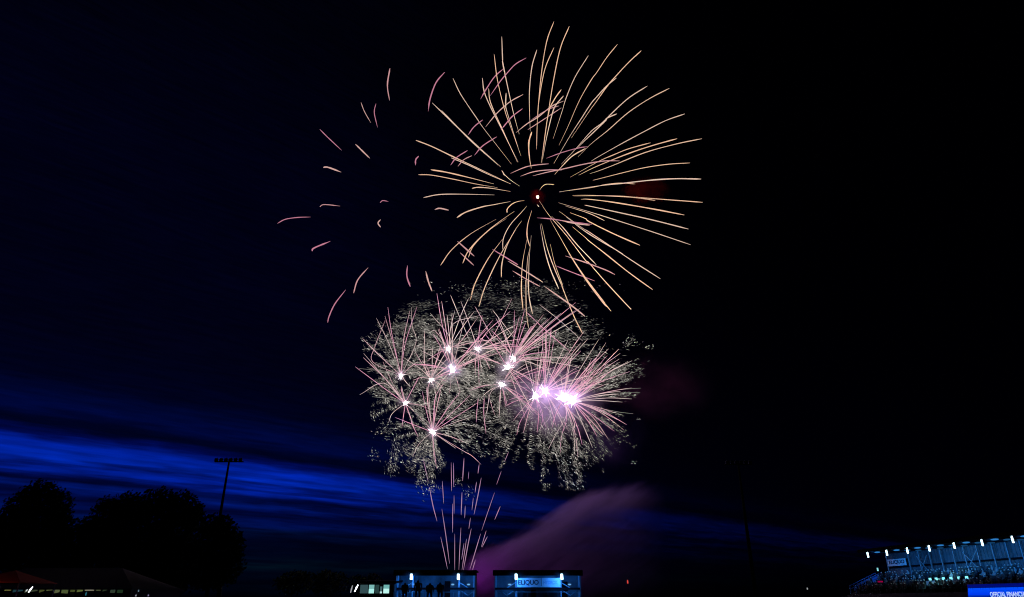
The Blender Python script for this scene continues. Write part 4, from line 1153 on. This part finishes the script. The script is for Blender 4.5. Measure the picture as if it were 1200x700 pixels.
FANS = [
 ('C14', 182, 250, 8, 48, 9, .55, 26), ('C14', 250, 300, 8, 58, 10, .50, 20), ('C14', -12, 22, 10, 70, 18, .6, 16), ('C14', 20, 60, 20, 65, 6, .4, 14), ('C14', 120, 175, 12, 45, 2, .4, 14),
 ('C13', 165, 200, 6, 46, 6, .45, 12), ('C13', -25, 15, 8, 55, 8, .55, 14), ('C13', 115, 165, 8, 46, 2, .35, 18), ('C13', -70, -25, 8, 45, 5, .4, 12),
 ('C11', 150, 185, 8, 38, 2, .45, 10), ('C11', 40, 140, 10, 65, 0, .35, 30), ('C11', -20, 40, 8, 45, 4, .5, 14), ('C11', 185, 235, 6, 36, 4, .3, 10),
 ('C12', -25, 40, 8, 60, 8, .55, 22), ('C12', -75, -25, 8, 55, 6, .5, 11), ('C12', 150, 230, 8, 45, 4, .45, 18),
 ('C1', -10, 50, 8, 45, 4, .45, 14), ('C1', 120, 200, 8, 56, 3, .4, 24),
 ('C2', -25, 40, 8, 55, 8, .5, 18), ('C2', 200, 330, 10, 50, 6, .45, 18),
 ('C3', -40, 20, 8, 60, 8, .6, 18), ('C3', 200, 330, 10, 60, 8, .5, 16),
 ('C4', -20, 40, 10, 90, 8, .5, 20), ('C5', 200, 330, 10, 60, 8, .5, 12), ('C6', 190, 350, 8, 44, 8, .45, 16),
 ('C7', 215, 300, 14, 80, 10, .35, 22), ('C8', 250, 310, 20, 108, 8, .42, 20), ('C9', 255, 320, 20, 92, 8, .40, 18),
 ('C10', 18, 36, 28, 88, 3, .55, 14), ('C10', 5, 12, 30, 72, 2, .7, 5), ('C10', -22, -10, 25, 78, 4, .45, 5), ('C10', -50, -25, 18, 68, 5, .45, 12), ('C10', 38, 60, 30, 75, 3, .3, 8),
]
for key, a0, a1, r0, r1, dr, br, n in FANS:
    core = CORES[key][0]
    for i in range(int(n * 1.15)):
        strand(core, rd.uniform(a0, a1), r0 * rd.uniform(.8, 1.3), r1 * rd.uniform(.5, 1.08), dr, br * .42)
def inside(x, y, poly):
    c = False
    j = len(poly) - 1
    for i in range(len(poly)):
        xi, yi = poly[i]; xj, yj = poly[j]
        if (yi > y) != (yj > y) and x < (xj - xi) * (y - yi) / (yj - yi) + xi:
            c = not c
        j = i
    return c
dome = [(428, 408), (438, 395), (455, 378), (480, 366), (505, 352), (525, 338), (560, 333), (600, 331), (640, 338), (672, 350), (684, 372), (700, 392), (722, 396), (716, 408), (690, 420), (712, 428), (740, 424), (736, 440), (700, 455), (660, 440),
        (640, 450), (620, 470), (600, 500), (580, 520), (545, 505), (520, 480), (500, 470), (470, 455), (445, 450), (432, 432)]
made = 0
while made < 560:
    x, y = rd.uniform(425, 745), rd.uniform(330, 525)
    if not inside(x, y, dome): continue
    if mnoise.noise(Vector((x * .035, y * .07, 2.2))) < -.12: continue
    made += 1
    hi = max(0.0, min(1.0, (y - 345) / 75))
    rx, ry = rd.uniform(4, 12), rd.uniform(1.5, 4.5)
    dyy = rd.uniform(-25, 25)
    lean = rd.gauss(0, .12) + (x - 585) * -.0006
    for k in range(rd.randrange(20, 60)):
        q_ = rd.random()
        mi = 0 if q_ < .10 * hi else (1 if q_ < .12 + .42 * hi else 2)
        dash(x + rd.gauss(0, rx), y + rd.gauss(0, ry), dyy, lean + rd.gauss(0, .2), rd.uniform(1.5, 3.6) * rd.choice((1, 1, 2.2)), .10 + rd.random() ** 2.5 * .48, mi, True)
for x, y, rx, ry, n, ang, br in ((462, 535, 4, 13, 70, -1.2, .35), (457, 547, 4, 6, 26, -1.0, .3), (439, 533, 5, 5, 14, -.8, .2), (453, 505, 10, 8, 60, -.4, .2), (497, 562, 6, 11, 70, -.7, .4), (505, 548, 7, 8, 30, -.7, .3),
                                 (537, 565, 4, 4, 14, -.8, .3), (548, 578, 5, 5, 14, -.9, .3), (560, 530, 9, 4, 22, -.5, .4), (588, 520, 10, 5, 20, -.5, .4), (636, 560, 2, 6, 10, -1.2, .25), (640, 570, 4, 4, 14, -.9, .3),
                                 (672, 545, 9, 8, 46, -.6, .4), (686, 530, 7, 10, 40, -.8, .35), (679, 567, 5, 5, 20, -.8, .35), (655, 528, 9, 9, 50, -.7, .3), (640, 518, 10, 8, 50, -.7, .25), (704, 530, 4, 8, 22, -1.1, .25),
                                 (742, 400, 6, 5, 24, .6, .2), (760, 407, 5, 2.5, 12, .4, .25), (744, 427, 4, 1, 7, .1, .3), (726, 516, 7, 4, 14, -.5, .3), (743, 541, 1.5, 1.5, 4, 0, .2), (744, 523, 2, 1, 3, 0, .2), (747, 491, 2, 1, 4, -.2, .4),
                                 (728, 440, 11, 5, 60, .15, .3), (720, 434, 10, 4, 40, .2, .3), (735, 403, 3, 4, 10, .9, .2), (460, 400, 14, 6, 40, 0, .2), (432, 409, 6, 2, 16, 0, .1), (470, 372, 5, 2, 16, 0, .1), (600, 336, 60, 6, 130, 0, .02), (690, 376, 12, 3, 18, 0, .1), (700, 390, 10, 2, 16, 0, .2)):
    dyy = rd.uniform(-12, 12)
    for k in range(int(n * 1.9)):
        q_ = rd.random()
        dash(x + rd.gauss(0, rx * .8), y + rd.gauss(0, ry * .8), dyy + rd.uniform(-2, 2), ang + rd.gauss(0, .3), rd.uniform(1.2, 3.2), .22 + rd.random() ** 2 * .55, 0 if q_ < br * .5 else (1 if q_ < .65 else 2))
for core, pts in (('C10', [(700, 462), (725, 457), (751, 455)]), ('C10', [(698, 466), (722, 461), (750, 460)]), ('C10', [(700, 478), (725, 483), (742, 485)]), ('C11', [(462, 436), (440, 434), (421, 432)]), ('C11', [(462, 437), (445, 434), (430, 431)]),
                  ('C12', [(515, 446), (540, 452), (565, 466)]), ('C12', [(515, 448), (535, 458), (550, 474)]), ('C14', [(520, 500), (550, 498), (585, 512), (600, 522)]), ('C2', [(570, 409), (592, 414), (610, 424)]),
                  ('C13', [(465, 470), (452, 467), (436, 465)]), ('C4', [(615, 416), (650, 415), (690, 417)]), ('C8', [(620, 455), (600, 452), (585, 454)])):
    ps = smooth_path([at(a, b, YF) for a, b in pts], 5)
    kq = mpp(450, YF)
    gl.tube(ps, [kq * .28 * (1 - .5 * j / len(ps)) for j in range(len(ps))], 5, 1)
tag(gl.build('glitter', M_glit), 'cloud of countless tiny silver crackle sparks drifting among the pink bursts', 'glitter', kind='stuff')

# ---------------------------------------------------------------- smoke
puff('violet smoke lit round the dazzling white bursts at the right of the cluster', 649, 470, YF, 74, 56, 52, .085, (.92, .66, .96), 1, .22)
puff('dim magenta smoke drifting right of the small pink bursts', 775, 452, YF + 6, 75, 60, 50, .034, (.75, .22, .50), 2, .10)
puff('faint violet smoke trailing below the right side of the pink bursts', 715, 515, YF + 4, 55, 45, 48, .022, (.45, .25, .80), 3, .14)
puff('faint red smoke patch among the right trails of the golden burst', 757, 224, YF + 3, 34, 22, 20, .26, (.9, .05, .02), 4, .2)

def plume():
    Y = 156.0
    edge = [(536, 674), (560, 656), (600, 636), (640, 612), (670, 594), (700, 581), (735, 572), (770, 574), (810, 588), (850, 604), (890, 622)]
    pts = [at(a, b, Y) for a, b in edge]
    x0, x1 = pts[0].x, pts[-1].x
    zlo, zhi = .5, max(p.z for p in pts) + 3.5
    o = MB().box(x0, x1, Y - 11, Y + 11, zlo, zhi).build('smoke', M_black)
    o.data.materials.clear()
    m = bpy.data.materials.new('plume_smoke'); m.use_nodes = True
    g = NT(m.node_tree)
    tcx = g.n('ShaderNodeTexCoord'); sp = g.n('ShaderNodeSeparateXYZ'); g.t.links.new(tcx.outputs['Object'], sp.inputs[0])
    X, Yv, Z = sp.outputs
    fx = g.rng(X, x0, x1)
    fc = g.n('ShaderNodeFloatCurve')
    cv = fc.mapping.curves[0]
    nrm = lambda p: ((p.x - x0) / (x1 - x0), p.z / zhi)
    cv.points[0].location = nrm(pts[0]); cv.points[1].location = nrm(pts[-1])
    for p in pts[1:-1]:
        cv.points.new(*nrm(p))
    fc.mapping.update()
    g.put(fx, fc.inputs['Value'])
    zt = g.m('MULTIPLY', fc.outputs[0], zhi)
    big = g.noise(tcx.outputs['Object'], .10, 2, .5)
    uu = g.m('ADD', g.m('MULTIPLY', X, .87), g.m('MULTIPLY', Z, .5))     # along the drift
    vv = g.m('SUBTRACT', g.m('MULTIPLY', Z, .87), g.m('MULTIPLY', X, .5))  # across it
    fine = g.noise(g.xyz(g.m('MULTIPLY', uu, .30), g.m('MULTIPLY', Yv, .6), g.m('MULTIPLY', vv, 1.25)), .36, 5, .6)
    depth = g.m('SUBTRACT', zt, Z)
    depth = g.m('ADD', depth, g.m('MULTIPLY', g.m('SUBTRACT', fine, .5), 4.5))
    depth = g.m('ADD', depth, g.m('MULTIPLY', g.m('SUBTRACT', big, .5), 4.0))
    rim = g.rng(depth, -1.6, 3.0, 0, 1, True)
    body = g.rng(depth, .8, 6.0, 1.0, .22, True)
    side = g.rng(g.m('ABSOLUTE', g.m('SUBTRACT', Yv, Y)), 1.0, 10.5, 1, 0, True)
    far = g.rng(fx, .34, .70, 1.0, 0.0, True)
    near = g.rng(fx, 0.0, .10, 0.0, 1.0, True)
    low = g.rng(Z, .5, 8, .0, 1.0, True)
    den = g.m('MULTIPLY', g.m('MULTIPLY', rim, body), g.m('MULTIPLY', side, far))
    den = g.m('MULTIPLY', g.m('MULTIPLY', den, near), g.rng(fine, .36, .64, .10, 1.40))
    den = g.m('MULTIPLY', g.m('MULTIPLY', den, low), .40)
    v = g.n('ShaderNodeVolumePrincipled')
    v.inputs['Color'].default_value = (.58, .34, .88, 1)
    v.inputs['Anisotropy'].default_value = 0
    g.t.links.new(den, v.inputs['Density'])
    oo = g.n('ShaderNodeOutputMaterial'); g.t.links.new(v.outputs[0], oo.inputs['Volume'])
    o.data.materials.append(m)
    tag(o, 'long purple smoke plume drifting right from the rising comets over the terraces', 'smoke', kind='stuff')
plume()
